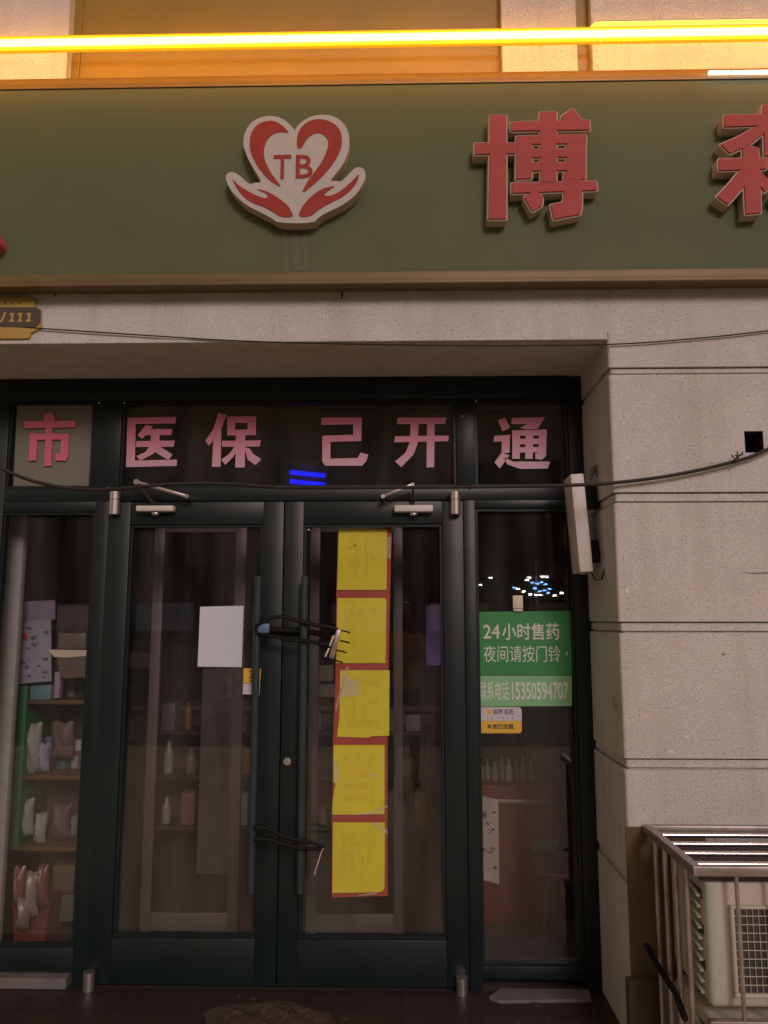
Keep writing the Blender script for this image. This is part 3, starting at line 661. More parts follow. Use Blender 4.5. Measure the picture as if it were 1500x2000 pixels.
decal([[(510,102),(785,102),(778,138),(505,140)], [(495,208),(798,204),(795,236),(490,242)], [(583,138),(628,138),(622,250),(600,310),(530,382),(495,350),(555,300),(578,240)], [(675,138),(718,138),(715,382),(672,384)]], *Z8, 'pink window letter of two bars on two legs, rightmost on the wide pane')
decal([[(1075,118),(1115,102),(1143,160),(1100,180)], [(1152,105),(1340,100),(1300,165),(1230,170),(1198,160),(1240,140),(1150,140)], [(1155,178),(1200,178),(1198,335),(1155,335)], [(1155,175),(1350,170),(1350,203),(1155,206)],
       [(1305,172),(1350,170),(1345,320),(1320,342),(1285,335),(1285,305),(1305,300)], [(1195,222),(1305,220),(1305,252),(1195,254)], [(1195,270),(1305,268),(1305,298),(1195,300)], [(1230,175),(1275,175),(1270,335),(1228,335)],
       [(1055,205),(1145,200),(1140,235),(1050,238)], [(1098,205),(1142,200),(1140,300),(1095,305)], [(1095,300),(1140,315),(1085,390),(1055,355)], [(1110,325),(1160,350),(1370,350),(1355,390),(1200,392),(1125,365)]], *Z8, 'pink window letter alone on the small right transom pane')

# green notices on the right side window
YQ = .029
t = thing('opening_hours_sign', (P(1020, 1318, YQ)[0], YQ, P(1020, 1318, YQ)[1]), 'dark green sign with white writing 24 and two lines on the right side window', 'sign')
quad_mb([(934, 1195), (1116, 1193), (1118, 1319), (933, 1318)], YQ).build('green_sheet', 'sgreen', t)
def tline(body, x0, x1, y0, y1, m, par, y, bold=.02, sp=1.0):
    a = P(x0, y1, y); c = P(x1, y0, y); return flat_text('lettering', body, a[0], c[0], a[1], c[1], y, m, par, bold, sp)
tline('24', 944, 976, 1220, 1247, 'swhite', t, YQ-.0018, .012)
tline('小时售药', 981, 1092, 1217, 1250, 'swhite', t, YQ-.0018, .012)
tline('夜间请按门铃', 945, 1094, 1261, 1293, 'swhite', t, YQ-.0018, 0.0)
b = MB(); a = P(1107, 1276, YQ); b.prism([(a[0]-.003, a[1]-.010), (a[0]+.003, a[1]-.010), (a[0]+.003, a[1]+.010), (a[0]-.003, a[1]+.010)], YQ-.0018, YQ-.0012); b.build('punctuation', 'swhite', t)
t = thing('phone_number_sign', (P(1020, 1380, YQ)[0], YQ, P(1020, 1380, YQ)[1]), 'pale green strip with a white phone number below the dark green sign', 'sign')
quad_mb([(931, 1319.5), (1117, 1320), (1117, 1379), (930, 1380)], YQ-.001).build('pale_green_sheet', 'lgreen', t)
tline('联系电话', 937, 994, 1331, 1368, 'swhite', t, YQ-.0028, .010)
tline('15350594707', 1000, 1110, 1332, 1367, 'swhite', t, YQ-.0028, .018)
t = thing('yellow_white_sticker', (P(976, 1432, YQ)[0], YQ, P(976, 1432, YQ)[1]), 'rounded white over yellow sticker under the pale green strip', 'sticker')
quad_mb([(934, 1386), (938, 1381), (1015, 1381), (1019, 1386), (1019, 1408), (934, 1408)], YQ).build('white_half', 'sgrey', t)
quad_mb([(934, 1408.3), (1019, 1408.3), (1019, 1428), (1015, 1432), (938, 1432), (934, 1428)], YQ).build('yellow_half', 'syellow', t)
tline('美团 买药', 963, 1003, 1385, 1396, 'ink2', t, YQ-.0018, .03)
tline('本店已加盟', 951, 1003, 1414, 1424, 'ink', t, YQ-.0018, .03)
b = MB(); a = P(951, 1395, YQ); c = P(961, 1386, YQ); b.prism([(a[0], a[1]), (c[0], a[1]), (c[0], c[1]), (a[0], c[1])], YQ-.0018, YQ-.0012); b.build('yellow_mark', 'syellow', t)
for k in range(6):
    b = MB(); a = P(952+k*9.7, 1402, YQ); b.prism([(a[0]-.003, a[1]-.004), (a[0]+.002, a[1]-.004), (a[0]+.005, a[1]+.003), (a[0], a[1]+.003)], YQ-.0018, YQ-.0012)
    b.build('small_mark', 'ink2', t)
tg = thing('white_tag', (P(1012, 1193, YQ)[0], YQ, P(1012, 1193, YQ)[1]), 'small upright cream bell push stuck above the dark green sign', 'tag')
a = P(1002, 1194, YQ-.01); c = P(1021, 1163, YQ-.01)
MB().box(a[0], c[0], YQ-.014, YQ-.001, a[1]+.012, c[1], .003).build('tag_body', mat('cream_plastic', (.72, .62, .53), .5), tg)
MB().box(a[0]+.001, c[0]-.001, YQ-.013, YQ-.001, a[1], a[1]+.010, .002).build('tag_foot', 'white', tg)

# ================================================================== CABLES, WALL BOX
def cable(name, pts, r, label):
    q = []
    for i in range(len(pts)-1):                                  # Catmull-Rom through the points
        p0, p1, p2, p3 = (Vector(pts[max(i-1, 0)]), Vector(pts[i]), Vector(pts[i+1]), Vector(pts[min(i+2, len(pts)-1)]))
        for k in range(8):
            t = k/8; q.append(.5*((2*p1)+(p2-p0)*t+(2*p0-5*p1+4*p2-p3)*t*t+(3*p1-p0-3*p2+p3)*t**3))
    q.append(Vector(pts[-1])); return tag(MB().tube(q, r, 8).build(name, 'cable'), label, 'cable')
yc = YW-.03
cable('cable', [W(-160, 780, yc), W(-70, 870, yc), W(0, 913, yc), (W(60, 938, yc)), W(130, 953, yc), W(210, 956, yc), W(330, 946, yc), W(440, 945, yc), W(560, 952, yc), W(760, 952, yc), W(920, 951, yc), W(1100, 948, yc), W(1200, 943, yc), W(1320, 927, yc), W(1440, 900, yc), W(1500, 877, yc), W(1580, 835, yc)], .0075, 'thick black cable sagging across the doorway to the hole in the pier')
yw = YW-.012
cable('wire', [W(-60, 630, yw), W(75, 641, yw), W(240, 652, yw), W(450, 665, yw), W(650, 671, yw), W(900, 675, yw), W(1180, 673, yw), W(1360, 661, yw), W(1500, 646, yw), W(1600, 632, yw)], .0032, 'thin dark wire strung along the lintel above the doorway')
tie = MB()
for k in range(5):
    c = W(1432+k*3, 898-k*2, yc-.004); a = random.uniform(0, 6)
    tie.tube([c+Vector((math.cos(a)*.02, -.006, math.sin(a)*.02)), c+Vector((0, -.012, 0)), c+Vector((-math.cos(a+.6)*.018, -.004, -math.sin(a+.6)*.024))], .003, 6)
tag(tie.build('tape_wrap', 'debris'), 'brown frayed tape wrapped round the cable below the wall hole', 'tape')

bx = thing('wall_box', (.79, -.25, 1.9), 'slim white metal box tilted on the right side wall of the recess', 'box')
T0, T1 = W(1127, 925, -.30), W(1146, 1117, -.30)
ax_ = (T1-T0).normalized(); ay_ = Vector((0, 1, 0)); az_ = ax_.cross(ay_)
b = bmesh.new(); bmesh.ops.create_cube(b, size=1)
L_ = (T1-T0).length
for v in b.verts: v.co = Vector((v.co.x*L_, v.co.y*.15, v.co.z*.058))
bmesh.ops.bevel(b, geom=list(b.edges), offset=.006, segments=2, affect='EDGES', profile=.5)
mid = (T0+T1)/2+Vector((0, .075, 0))
for v in b.verts: v.co = mid+ax_*v.co.x+ay_*v.co.y+az_*v.co.z
MB().bm(b).build('box_case', 'white', bx)
b = MB(); b.tube([T1+Vector((-.004, .05, -.008)), T1+Vector((-.004, .05, .01))], .014, 14); b.build('bottom_cap', 'steel', bx)
b = MB(); b.obox(T0+Vector((.03, .09, -.10)), Vector((RX-.002, T0.y+.09, T0.z-.09)), .05, .10); b.build('bracket', 'black', bx); b = MB(); b.obox(T1+Vector((.03, .09, .09)), Vector((RX-.002, T1.y+.09, T1.z+.10)), .05, .10); b.build('bracket', 'black', bx)
b = MB(); b.tube([T1+Vector((.02, .02, .01)), T1+Vector((.04, .015, -.035)), T1+Vector((.065, .01, -.03)), T1+Vector((.082, .01, .02)), T1+Vector((.080, .01, .10))], .004, 8); b.build('cord', 'cable', bx)
b = MB(); b.ball(T1+Vector((-.026, .04, .03)), .004, 8, 6); b.build('screw', 'black', bx)
b = MB()
for k in range(3): b.tube([T0+Vector((.07, .05, -.02+k*.02)), T0+Vector((.09, .03, .02+k*.012)), T0+Vector((.10, .06, .0+k*.02))], .003, 6)
b.build('loose_wire', 'cable', bx)

# crumpled sheet on the ground by the door
cr = MB(); nx, ny = 34, 14; vs = []; fs = []
x0, y0 = PG(395, 2010); x1, _ = PG(655, 1990); ya = PG(500, 1958)[1]; yb = PG(500, 2030)[1]
for j in range(ny+1):
    for i in range(nx+1):
        u, v = i/nx, j/ny; e = .5+.5*math.sin(u*3.1)
        h = .004+.010*abs(math.sin(u*9+v*2.3))*e*(1-v*.6)+.008*random.random()+.007*math.sin(v*7+u*17)
        vs.append((x0+(x1-x0)*u+.02*math.sin(v*5), yb+(ya-yb)*(v*(.6+.4*math.sin(u*2.8+.2)))+.012*math.sin(u*13), .005+max(.002, h*min(1, 6*min(u, 1-u, v+.02, 1.02-v)))))
for j in range(ny):
    for i in range(nx): a = j*(nx+1)+i; fs.append((a, a+1, a+nx+2, a+nx+1))
cr.add(vs, fs); tag(cr.build('crumpled_paper', 'debris', smooth=False), 'crumpled brown paper sheet lying on the dark ground before the doors', 'paper')
lit = MB()
for k in range(14):
    x = random.uniform(-1.3, .8); y = random.uniform(-.3, -.06); a = random.uniform(0, 6); r = random.uniform(.006, .016)
    lit.prism([(r*math.cos(a+q), r*.8*math.sin(a+q)) for q in (0, 1.2, 2.7, 4.2)], 0, .002)
    for i in range(1, 9): vv = lit.v[-i]; lit.v[-i] = Vector((x+vv.x, y+vv.z, .006+vv.y*1.5))
tag(lit.build('litter', 'debris'), 'small scraps of litter scattered on the dark paving of the recess', 'litter', kind='stuff')

# ================================================================== CAGE AND AIR CONDITIONERS ON THE RIGHT
YF, YB, ZT = -1.0, YW-.012, .812
cg = thing('security_cage', (1.4, -.75, 0), 'stainless steel bar cage standing against the wall at the lower right', 'cage')
xL = .945; xR = 2.1; q = .03
def bar(name, p0, p1, m='galv', w_=q, par=cg, bev=.003): b = MB(); b.obox(p0, p1, w_, w_, bev=bev); return b.build(name, m, par)
bar('cage_post', (xL, YF, .004), (xL, YF, ZT-q/2)); bar('cage_post', (xL, YB-.015, .004), (xL, YB-.015, ZT-q/2)); bar('cage_post', (xR, YF, .004), (xR, YF, ZT-q/2)); bar('cage_post', (xR, YB-.015, .004), (xR, YB-.015, ZT-q/2))
bar('top_rail', (xL-q/2, YF, ZT), (xR, YF, ZT)); bar('top_rail', (xL-q/2, YB-.015, ZT), (xR, YB-.015, ZT)); bar('top_rail', (xL, YF+q/2, ZT), (xL, YB-.03, ZT)); bar('top_rail', (xR, YF+q/2, ZT), (xR, YB-.03, ZT))
for k in range(4):
    y = YF+.05+k*.115; b = MB(); b.tube([(xL+.012, y, ZT+.004), (xR-.012, y, ZT+.004)], .0095, 12); b.build('top_bar', 'chrome', cg)
for k in range(4):
    y = YF+.10+k*.105; b = MB(); b.tube([(xL, y, .05), (xL, y, ZT-q/2)], .009, 12); b.build('side_bar', 'galv', cg)
for z in (.355, .06): bar('front_rail', (xL+q/2, YF, z), (xR-q/2, YF, z), w_=.026)
bar('side_rail', (xL, YF+q/2, .06), (xL, YB-.03, .06), w_=.024)
for k in range(9):
    x = xL+.125+k*.125; b = MB(); b.tube([(x, YF, .07), (x, YF, ZT-q/2)], .0065, 12); b.build('front_bar', 'galv', cg)
mtb = MB(); mtb.box(xL+.03, 1.83, YF+.04, YB-.06, .767, .775, .002)
tag(mtb.build('dark_sheet', mat('dark_maroon', (.045, .025, .026), .6)), 'dark maroon flat sheet on the upper air conditioner', 'mat')  # flat maroon sheet that makes the area beneath the top bars dark
def ac_unit(z0, z1, label):
    x0, x1, y0, y1 = xL+.045, 1.80, YF+.055, YB-.11
    a = thing('air_conditioner', ((x0+x1)/2, (y0+y1)/2, z0), label, 'air conditioner', None)
    MB().box(x0, x1, y0, y1, z0, z1, .018, 3).build('casing', 'acwhite', a)
    MB().tube([(x0+.021, y0+.018, z0+.02), (x0+.021, y0+.018, z1-.018)], .021, 14).build('corner_trim', 'acgreen', a)
    b = MB(); b.box(x0+.085, x0+.60, y0-.003, y0+.003, z0+.05, z1-.085); b.build('fan_opening', 'acdark', a)
    fm = MB()
    for (xa_, xb_, za_, zb_) in ((x0+.072, x0+.612, z1-.085, z1-.075), (x0+.072, x0+.612, z0+.038, z0+.05), (x0+.072, x0+.085, z0+.05, z1-.085), (x0+.60, x0+.612, z0+.05, z1-.085)): fm.box(xa_, xb_, y0-.014, y0+.003, za_, zb_, .002)
    fm.build('grille_frame', 'acwhite', a)
    gg = MB(); n = int((z1-z0-.14)/.026)
    for k in range(1, n+1): gg.tube([(x0+.086, y0-.012, z0+.05+k*.026), (x0+.60, y0-.012, z0+.05+k*.026)], .0016, 6)
    for k in range(1, 26): gg.tube([(x0+.086+k*.0195, y0-.009, z0+.051), (x0+.086+k*.0195, y0-.009, z1-.086)], .0011, 6)
    gg.build('wire_grille', 'acwhite', a)
    fn = MB(); cxx = x0+.345; cz = (z0+z1)/2-.015
    for k in range(3):
        t = k*2.094+.5; vs = []
        for r_, dw in ((.03, .25), (.10, .42), (.165, .36)):
            for s_ in (-1, 1): vs.append((cxx+r_*math.cos(t+s_*dw), y0-.005+.0015*s_, cz+r_*math.sin(t+s_*dw)))
        fn.add(vs, [(0, 1, 3, 2), (2, 3, 5, 4)])
    fn.tube([(cxx, y0-.0075, cz), (cxx, y0-.0035, cz)], .035, 18); fn.build('fan', mat('fan_grey', (.11, .10, .10), .5), a)
    lv = MB()
    for k in range(11):
        z = z1-.06-k*.033
        if z < z0+.03: break
        lv.obox((x0-.009, y0+.035, z), (x0-.009, y0+.13, z+.022), .016, .006)
    lv.build('side_louvre', 'acgreen', a)
    lb = MB()
    for k in range(3): lb.box(x0-.003, x0+.001, y0+.03, y0+.135, z1-.07-k*.11, z1-.04-k*.11)
    lb.build('louvre_gap', 'acdark', a)
    return a
ac_unit(.375, .765, 'upper white air conditioner outdoor unit with wire fan grille inside the cage')
ac_unit(.015, .338, 'lower white air conditioner outdoor unit, mostly below the photo edge')
ho = MB(); ho.tube([W(1262, 1845, -.56), W(1290, 1895, -.66), W(1320, 1940, -.80), W(1338, 1990, -.90)], .011, 10)
tag(ho.build('drain_hose', 'black'), 'dark insulated hose slanting down behind the cage side bars', 'hose')
bb = MB(); a = P(1233, 1915, YW-.01); c = P(1275, 1616, YW-.01); bb.box(a[0]+.001, c[0]+.2, YW-.009, YW-.002, a[1], c[1])
tag(bb.build('wall_board', 'brownboard'), 'brown stained board on the wall behind the cage', 'board')
a = P(1231, 2000, YW-.06); c = P(1262, 1918, YW-.06); b = MB(); b.box(a[0], c[0]+.05, YW-.06, YW-.010, .004, c[1], .004)
tag(b.build('stone_block', mat('dark_stone', (.055, .045, .038), .8, noise=.2)), 'low dark stone block at the foot of the pier corner', 'block')

# ================================================================== INSIDE THE SHOP
def Wd(px, py, y): return W(px, py, y)
# inner aluminium doors
YI = .55
inn = thing('inner_door', (P(390, 1800, YI)[0], YI, .012), 'thin grey inner door frame seen through the left door pane', 'door')
def stile(px0, px1, par, y=YI, top=1030, bot=1800):
    a = P(px0, top, y); c = P(px1, top, y); MB().box(a[0], c[0], y, y+.03, .02, 2.16, .003).build('stile', 'alum', par)
stile(303, 322, inn); stile(462, 482, inn)
a = P(303, 1800, YI)[0]; c = P(482, 1800, YI)[0]
MB().box(P(322, 1030, YI)[0], P(462, 1030, YI)[0], YI+.002, YI+.028, .03, .12, .003).build('bottom_rail', 'alum', inn)
MB().box(P(322, 1030, YI)[0], P(462, 1030, YI)[0], YI+.002, YI+.028, 2.08, 2.15, .003).build('top_rail', 'alum', inn)
inn2 = thing('inner_door', (P(700, 1800, YI)[0], YI, .012), 'thin grey inner door frame seen behind the column of yellow sheets', 'door')
stile(607, 626, inn2); stile(768, 786, inn2)
MB().box(P(626, 1030, YI)[0], P(768, 1030, YI)[0], YI+.002, YI+.028, .03, .12, .003).build('bottom_rail', 'alum', inn2)
MB().box(P(626, 1030, YI)[0], P(768, 1030, YI)[0], YI+.002, YI+.028, 2.08, 2.15, .003).build('top_rail', 'alum', inn2)
# insect lamp with blue tubes
yl = .95
il = thing('insect_lamp', tuple(Wd(600, 950, yl)), 'dark insect lamp with two glowing blue tubes hanging inside the transom', 'lamp')
b = MB(); p = [P(560, 892, yl+.03), (P(640, 900, yl+.03)), P(640, 965, yl+.03), P(560, 960, yl+.03)]; b.prism(p, yl+.03, yl+.09); b.build('lamp_housing', cm('lamp_violet', (.06, .045, .08)), il)
for y in (925, 943):
    b = MB(); b.tube([Wd(566, y-3, yl), Wd(635, y+4, yl)], .013, 12); b.build('blue_tube', 'bluelamp', il)
b = MB(); p = [P(582, 896, yl+.02), P(622, 900, yl+.02), P(622, 910, yl+.02), P(582, 906, yl+.02)]; b.prism(p, yl+.015, yl+.03); b.build('lamp_plate', 'alum', il)
b = MB(); p = [P(548, 890, yl), P(560, 890, yl), P(560, 960, yl), P(548, 960, yl)]; b.prism(p, yl, yl+.08); b.build('lamp_side', 'alum', il)

# display rack in the left window
wp = MB(); a = P(14, 1020, .22); c = P(48, 1020, .22); wp.box(a[0], c[0], .22, .27, .012, 2.25, .01)
tag(wp.build('white_post', mat('grey_white_post', (.34, .34, .35), .6)), 'pale grey upright post just inside the left side window', 'post')
rk = thing('display_rack', (-1.85, .45, .012), 'green sided display rack with shelves in the left side window', 'rack')
yr = .40
a = P(30, 1335, yr); c = P(54, 1335, yr); zb_ = P(40, 1660, yr)[1]
MB().box(a[0], c[0], yr, yr+.30, zb_, a[1], .004).build('side_panel', cm('rack_green', (.025, .13, .055)), rk)
for y in (1368, 1515, 1655):
    z = P(100, y, yr)[1]; MB().box(c[0]+.001, P(182, y, yr)[0], yr, yr+.30, z-.02, z, .003).build('shelf', 'wood', rk)
MB().box(c[0]+.001, P(182, 1400, yr)[0], yr+.30, yr+.32, zb_-.1, P(100, 1180, yr)[1]).build('back_panel', cm('rack_brown', (.07, .055, .045)), rk)
for xx in (c[0]+.01, P(178, 1400, yr)[0]): MB().box(xx, xx+.02, yr+.26, yr+.29, .012, zb_-.02).build('leg', 'alum', rk)
def pbox(name, px0, px1, py0, py1, y, d, m, label, cat, group=None, bev=.004):
    a = P(px0, py1, y); c = P(px1, py0, y); b = MB(); b.box(a[0], c[0], y, y+d, a[1], c[1], bev); o = b.build(name, m); tag(o, label, cat, group); return o
def sheet_rack(px0, px1, py0, py1, y, m): pass
mg = thing('printed_board', tuple(Wd(75, 1330, .36)), 'pale lilac printed board with grey scrawls and a red dot in the left window', 'board')
MB().prism([P(44, 1175, .385), P(108, 1172, .385), P(108, 1210, .385), P(42, 1212, .385)], .382, .386).build('lilac_strip', cm('lilac', (.20, .17, .25)), mg)
MB().prism([P(38, 1214, .38), (P(100, 1208, .38)), P(101, 1330, .38), P(34, 1336, .38)], .376, .381).build('printed_sheet', cm('pale_lilac', (.27, .265, .33)), mg)
b = MB()
for k in range(26):
    x, z = P(random.uniform(42, 94), random.uniform(1222, 1325), .375); r = random.uniform(.006, .02); t = random.uniform(0, 3)
    b.prism([(x+r*math.cos(t+qq)*random.uniform(.5, 1.2), z+r*.5*math.sin(t+qq)) for qq in (0, 1.3, 2.6, 3.9, 5.2)], .3745+.00002*k, .3752)
b.build('scrawl', cm('grey_violet', (.10, .09, .14)), mg)
x, z = P(49, 1243, .374); MB().ball((x, .374, z), .016, 12, 6, (1, .08, 1)).build('red_dot', cm('poster_red', (.45, .04, .05)), mg)
pbox('carton', 112, 168, 1236, 1268, .42, .18, cm('grey_carton', (.14, .115, .11)), 'open grey carton on the top shelf of the left window rack', 'carton')
fl = MB(); fl.add([Wd(112, 1236, .42), Wd(140, 1216, .41), Wd(158, 1222, .46), Wd(135, 1238, .46)], [(0, 1, 2, 3)]); fl.add([Wd(150, 1236, .42), Wd(166, 1222, .40), Wd(170, 1234, .44)], [(0, 1, 2)])
fl.build('flap', cm('grey_carton', (.2, .2, .2)), None)
bpy.data.objects['flap'].parent = bpy.data.objects['carton']; bpy.data.objects['flap'].matrix_parent_inverse = Matrix.Translation(-bpy.data.objects['carton'].location)
tr = thing('tray', tuple(Wd(140, 1284, .38)), 'shallow tray with a cream rim in the left window', 'tray')
MB().prism([P(96, 1269, .38), P(178, 1270, .38), P(178, 1280, .38), P(135, 1284, .38), P(106, 1283, .38)], .375, .40).build('tray_rim', cm('cream_rim', (.62, .54, .42)), tr)
MB().prism([P(112, 1285, .385), P(178, 1281, .385), P(178, 1322, .385), P(118, 1325, .385)], .381, .52).build('tray_body', cm('brown_print', (.12, .085, .085)), tr)
pbox('box', 104, 118, 1312, 1364, .39, .05, cm('lilac_box', (.30, .24, .32)), 'narrow lilac box standing under the cream tray', 'box')
pbox('box', 58, 100, 1338, 1367, .41, .12, cm('teal_box', (.12, .22, .26)), 'flat teal box on the rack shelf beside the green panel', 'box')
def bag(px0, px1, py0, py1, y, m, label, name='packet'):
    a = P(px0, py1, y); c = P(px1, py0, y); nx, nz = 7, 9; vs = []; fs = []
    w_, h_ = c[0]-a[0], c[1]-a[1]
    for sgn in (-1, 1):
        for j in range(nz+1):
            for i in range(nx+1):
                u, v = i/nx, j/nz; e = math.sin(math.pi*min(max(u, .001), .999))*math.sin(math.pi*min(max(v, .001), .999))
                vs.append((a[0]+w_*(u+.05*math.sin(v*6+px0)), y+sgn*(.002+.035*e**.6*(1+.3*math.sin(u*11+v*7+py0))), a[1]+h_*v+.006*math.sin(u*9)))
    N = (nx+1)*(nz+1)
    for j in range(nz):
        for i in range(nx):
            q_ = j*(nx+1)+i; fs += [(q_, q_+1, q_+nx+2, q_+nx+1), (N+q_, N+q_+nx+1, N+q_+nx+2, N+q_+1)]
    rim = [i for i in range(nx+1)]+[j*(nx+1)+nx for j in range(1, nz+1)]+[nz*(nx+1)+i for i in range(nx-1, -1, -1)]+[j*(nx+1) for j in range(nz-1, 0, -1)]
    for k in range(len(rim)): r0, r1 = rim[k], rim[(k+1) % len(rim)]; fs.append((r1, r0, N+r0, N+r1))
    b = MB(); b.add(vs, fs); o = b.build(name, m, ang=60); return tag(o, label, 'packet')
bag(44, 84, 1412, 1508, .47, cm('pale_packet', (.24, .26, .25)), 'tall pale packet on the middle rack shelf')
bag(76, 98, 1452, 1508, .45, cm('bluish_packet', (.22, .26, .34)), 'small bluish packet right of the tall pale packet')
bag(100, 146, 1410, 1480, .52, cm('rose_packet', (.13, .09, .085)), 'dull rose packet at the back of the middle rack shelf')
bag(38, 68, 1560, 1632, .47, cm('grey_packet', (.25, .27, .27)), 'grey white packet on the lowest rack shelf by the green panel')
bag(66, 92, 1590, 1648, .46, cm('white_packet', (.28, .29, .29)), 'smaller whitish packet in front on the lowest rack shelf')
bag(96, 140, 1570, 1640, .52, cm('brown_packet', (.09, .065, .055)), 'brown packet at the back of the lowest rack shelf')
rb = thing('red_basket', tuple(Wd(60, 1862, .40)), 'red plastic basket filled with goods on the floor of the left window', 'basket')
a = P(22, 1868, .38); c = P(100, 1800, .38)
b = MB(); x0, x1 = a[0], c[0]; z0 = .014; z1 = P(60, 1715, .38)[1]
b.prism([(x0+.02, z0), (x1-.02, z0), (x1, z1*.72), (x0, z1*.72)], .36, .56); b.build('basket_body', cm('basket_red', (.13, .022, .024)), rb)
for k, (a0, a1, b0, b1, cc, nm) in enumerate(((24, 52, 1692, 1768, (.20, .10, .10), 'dull rose packet standing at the left in the red basket'), (46, 78, 1702, 1790, (.24, .20, .19), 'pale pinkish packet in the middle of the red basket'),
        (70, 96, 1690, 1770, (.16, .06, .06), 'dark red packet at the right in the red basket'), (30, 60, 1752, 1815, (.22, .16, .17), 'mauve packet low in the front of the red basket'))):
    bag(a0, a1, b0, b1, .33-.012*k, mat('basket_packet', cc, .3), nm)
wn = ['upper', 'middle', 'lowest']
for si, zpy in enumerate((1368, 1515, 1655)):
    for ci, (cn, cc) in enumerate((('pale grey', (.26, .27, .28)), ('bluish', (.13, .17, .26)), ('teal', (.07, .16, .15)), ('off white', (.32, .31, .28)), ('green', (.06, .13, .07)))):
        px = 58+ci*23+random.uniform(-3, 3)+(6 if si else 0); h = random.uniform(26, 62); y = .56+.02*(ci % 2) if si else .58
        a = P(px, zpy-4, y); c = P(px+random.uniform(13, 21), zpy-4-h, y); mid = Vector(((a[0]+c[0])/2, y+.05, 0)); b = MB(); zsh = P(100, zpy, yr)[1]
        b.box(a[0], c[0], y, y+.07, zsh+.001, zsh+.001+(c[1]-a[1]), .004); ang = random.uniform(-.35, .35)
        for v in b.v: d = v-mid; v.x = mid.x+d.x*math.cos(ang)-d.y*math.sin(ang); v.y = mid.y+d.x*math.sin(ang)+d.y*math.cos(ang)
        o = b.build('carton', cm('rack_'+cn.replace(' ', '_'), cc)); tag(o, 'small %s carton at the back of the %s shelf of the green rack' % (cn, wn[si]), 'carton')
        p0 = b.v[0]; bb2 = MB(); zc_ = zsh+.001+(c[1]-a[1])*.55
        bb2.box(a[0]+.004, c[0]-.004, y-.0012, y-.0002, zc_-.015, zc_+.012)
        for v in bb2.v: d = v-mid; v.x = mid.x+d.x*math.cos(ang)-d.y*math.sin(ang); v.y = mid.y+d.x*math.sin(ang)+d.y*math.cos(ang)
        bb2.build('printed_band', cm('band_'+str((si+ci) % 3), [(.35, .34, .32), (.20, .04, .05), (.05, .09, .18)][(si+ci) % 3]), o)
pbox('box', 100, 146, 1690, 1745, .50, .2, cm('ochre_box', (.11, .08, .05)), 'ochre carton on the floor right of the red basket', 'box')
pbox('box', 96, 148, 1748, 1800, .50, .22, cm('grey_green_box', (.08, .085, .06)), 'grey green carton below the ochre one', 'box')

# column, counter and shelves in the middle of the shop
colm = MB(); a = P(392, 1400, 1.5); c = P(462, 1400, 1.5); colm.box(a[0], c[0], 1.5, 1.5+(c[0]-a[0]), .012, P(400, 1305, 1.5)[1], .01)
tag(colm.build('wrapped_stand', mat('plastic_wrap', (.14, .125, .14), .25, noise=.2, nscale=9, bump=.6, bscale=16)), 'upright stand wrapped in shiny grey plastic behind the left door', 'stand')
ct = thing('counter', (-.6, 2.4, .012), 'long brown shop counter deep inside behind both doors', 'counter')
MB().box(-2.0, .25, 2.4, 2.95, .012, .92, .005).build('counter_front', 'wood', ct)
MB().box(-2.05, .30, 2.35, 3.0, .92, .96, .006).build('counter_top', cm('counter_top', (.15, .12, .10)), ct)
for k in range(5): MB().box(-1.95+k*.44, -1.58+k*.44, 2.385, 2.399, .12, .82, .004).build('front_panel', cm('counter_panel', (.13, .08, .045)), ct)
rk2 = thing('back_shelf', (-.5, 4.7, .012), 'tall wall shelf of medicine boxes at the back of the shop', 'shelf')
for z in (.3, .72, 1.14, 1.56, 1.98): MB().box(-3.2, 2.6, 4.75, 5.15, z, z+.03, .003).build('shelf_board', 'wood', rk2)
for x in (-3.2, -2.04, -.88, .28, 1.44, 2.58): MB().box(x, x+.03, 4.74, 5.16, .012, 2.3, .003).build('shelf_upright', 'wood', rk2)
pal = [((.35, .33, .31), 'white'), ((.28, .10, .09), 'red'), ((.12, .18, .28), 'blue'), ((.30, .22, .10), 'ochre'), ((.12, .22, .13), 'green')]
wd_ = ['lowest', 'second', 'middle', 'fourth', 'top']
for si, z in enumerate((.331, .751, 1.171, 1.591, 2.011)):
    x = -3.1; k = 0
    while x < 1.6:
        ww = random.uniform(.10, .24); hh = random.uniform(.12, .30); ci = random.randrange(5)
        if not any(abs(x+ww/2-u-.015) < ww/2+.03 for u in (-2.04, -.88, .28, 1.44)):
            b = MB(); b.box(x, x+ww, 4.80, 4.80+random.uniform(.1, .25), z, z+hh, .003)
            tag(b.build('medicine_box', cm('carton_'+pal[ci][1], pal[ci][0])), '%s carton among the goods on the %s back shelf' % (pal[ci][1], wd_[si]), 'box', 'cartons on the back shelves')
        x += ww+random.uniform(.015, .06); k += 1
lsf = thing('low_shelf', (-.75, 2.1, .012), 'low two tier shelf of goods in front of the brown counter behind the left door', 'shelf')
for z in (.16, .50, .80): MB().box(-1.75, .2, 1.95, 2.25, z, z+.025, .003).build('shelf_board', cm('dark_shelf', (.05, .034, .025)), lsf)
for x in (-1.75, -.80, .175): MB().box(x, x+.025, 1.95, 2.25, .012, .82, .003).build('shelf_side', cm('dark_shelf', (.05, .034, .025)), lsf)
tn = ['lower', 'upper', 'top']; cn_ = [('amber', (.26, .15, .05)), ('white', (.34, .32, .30)), ('rose', (.24, .12, .11)), ('grey', (.17, .16, .16)), ('olive', (.13, .12, .06))]
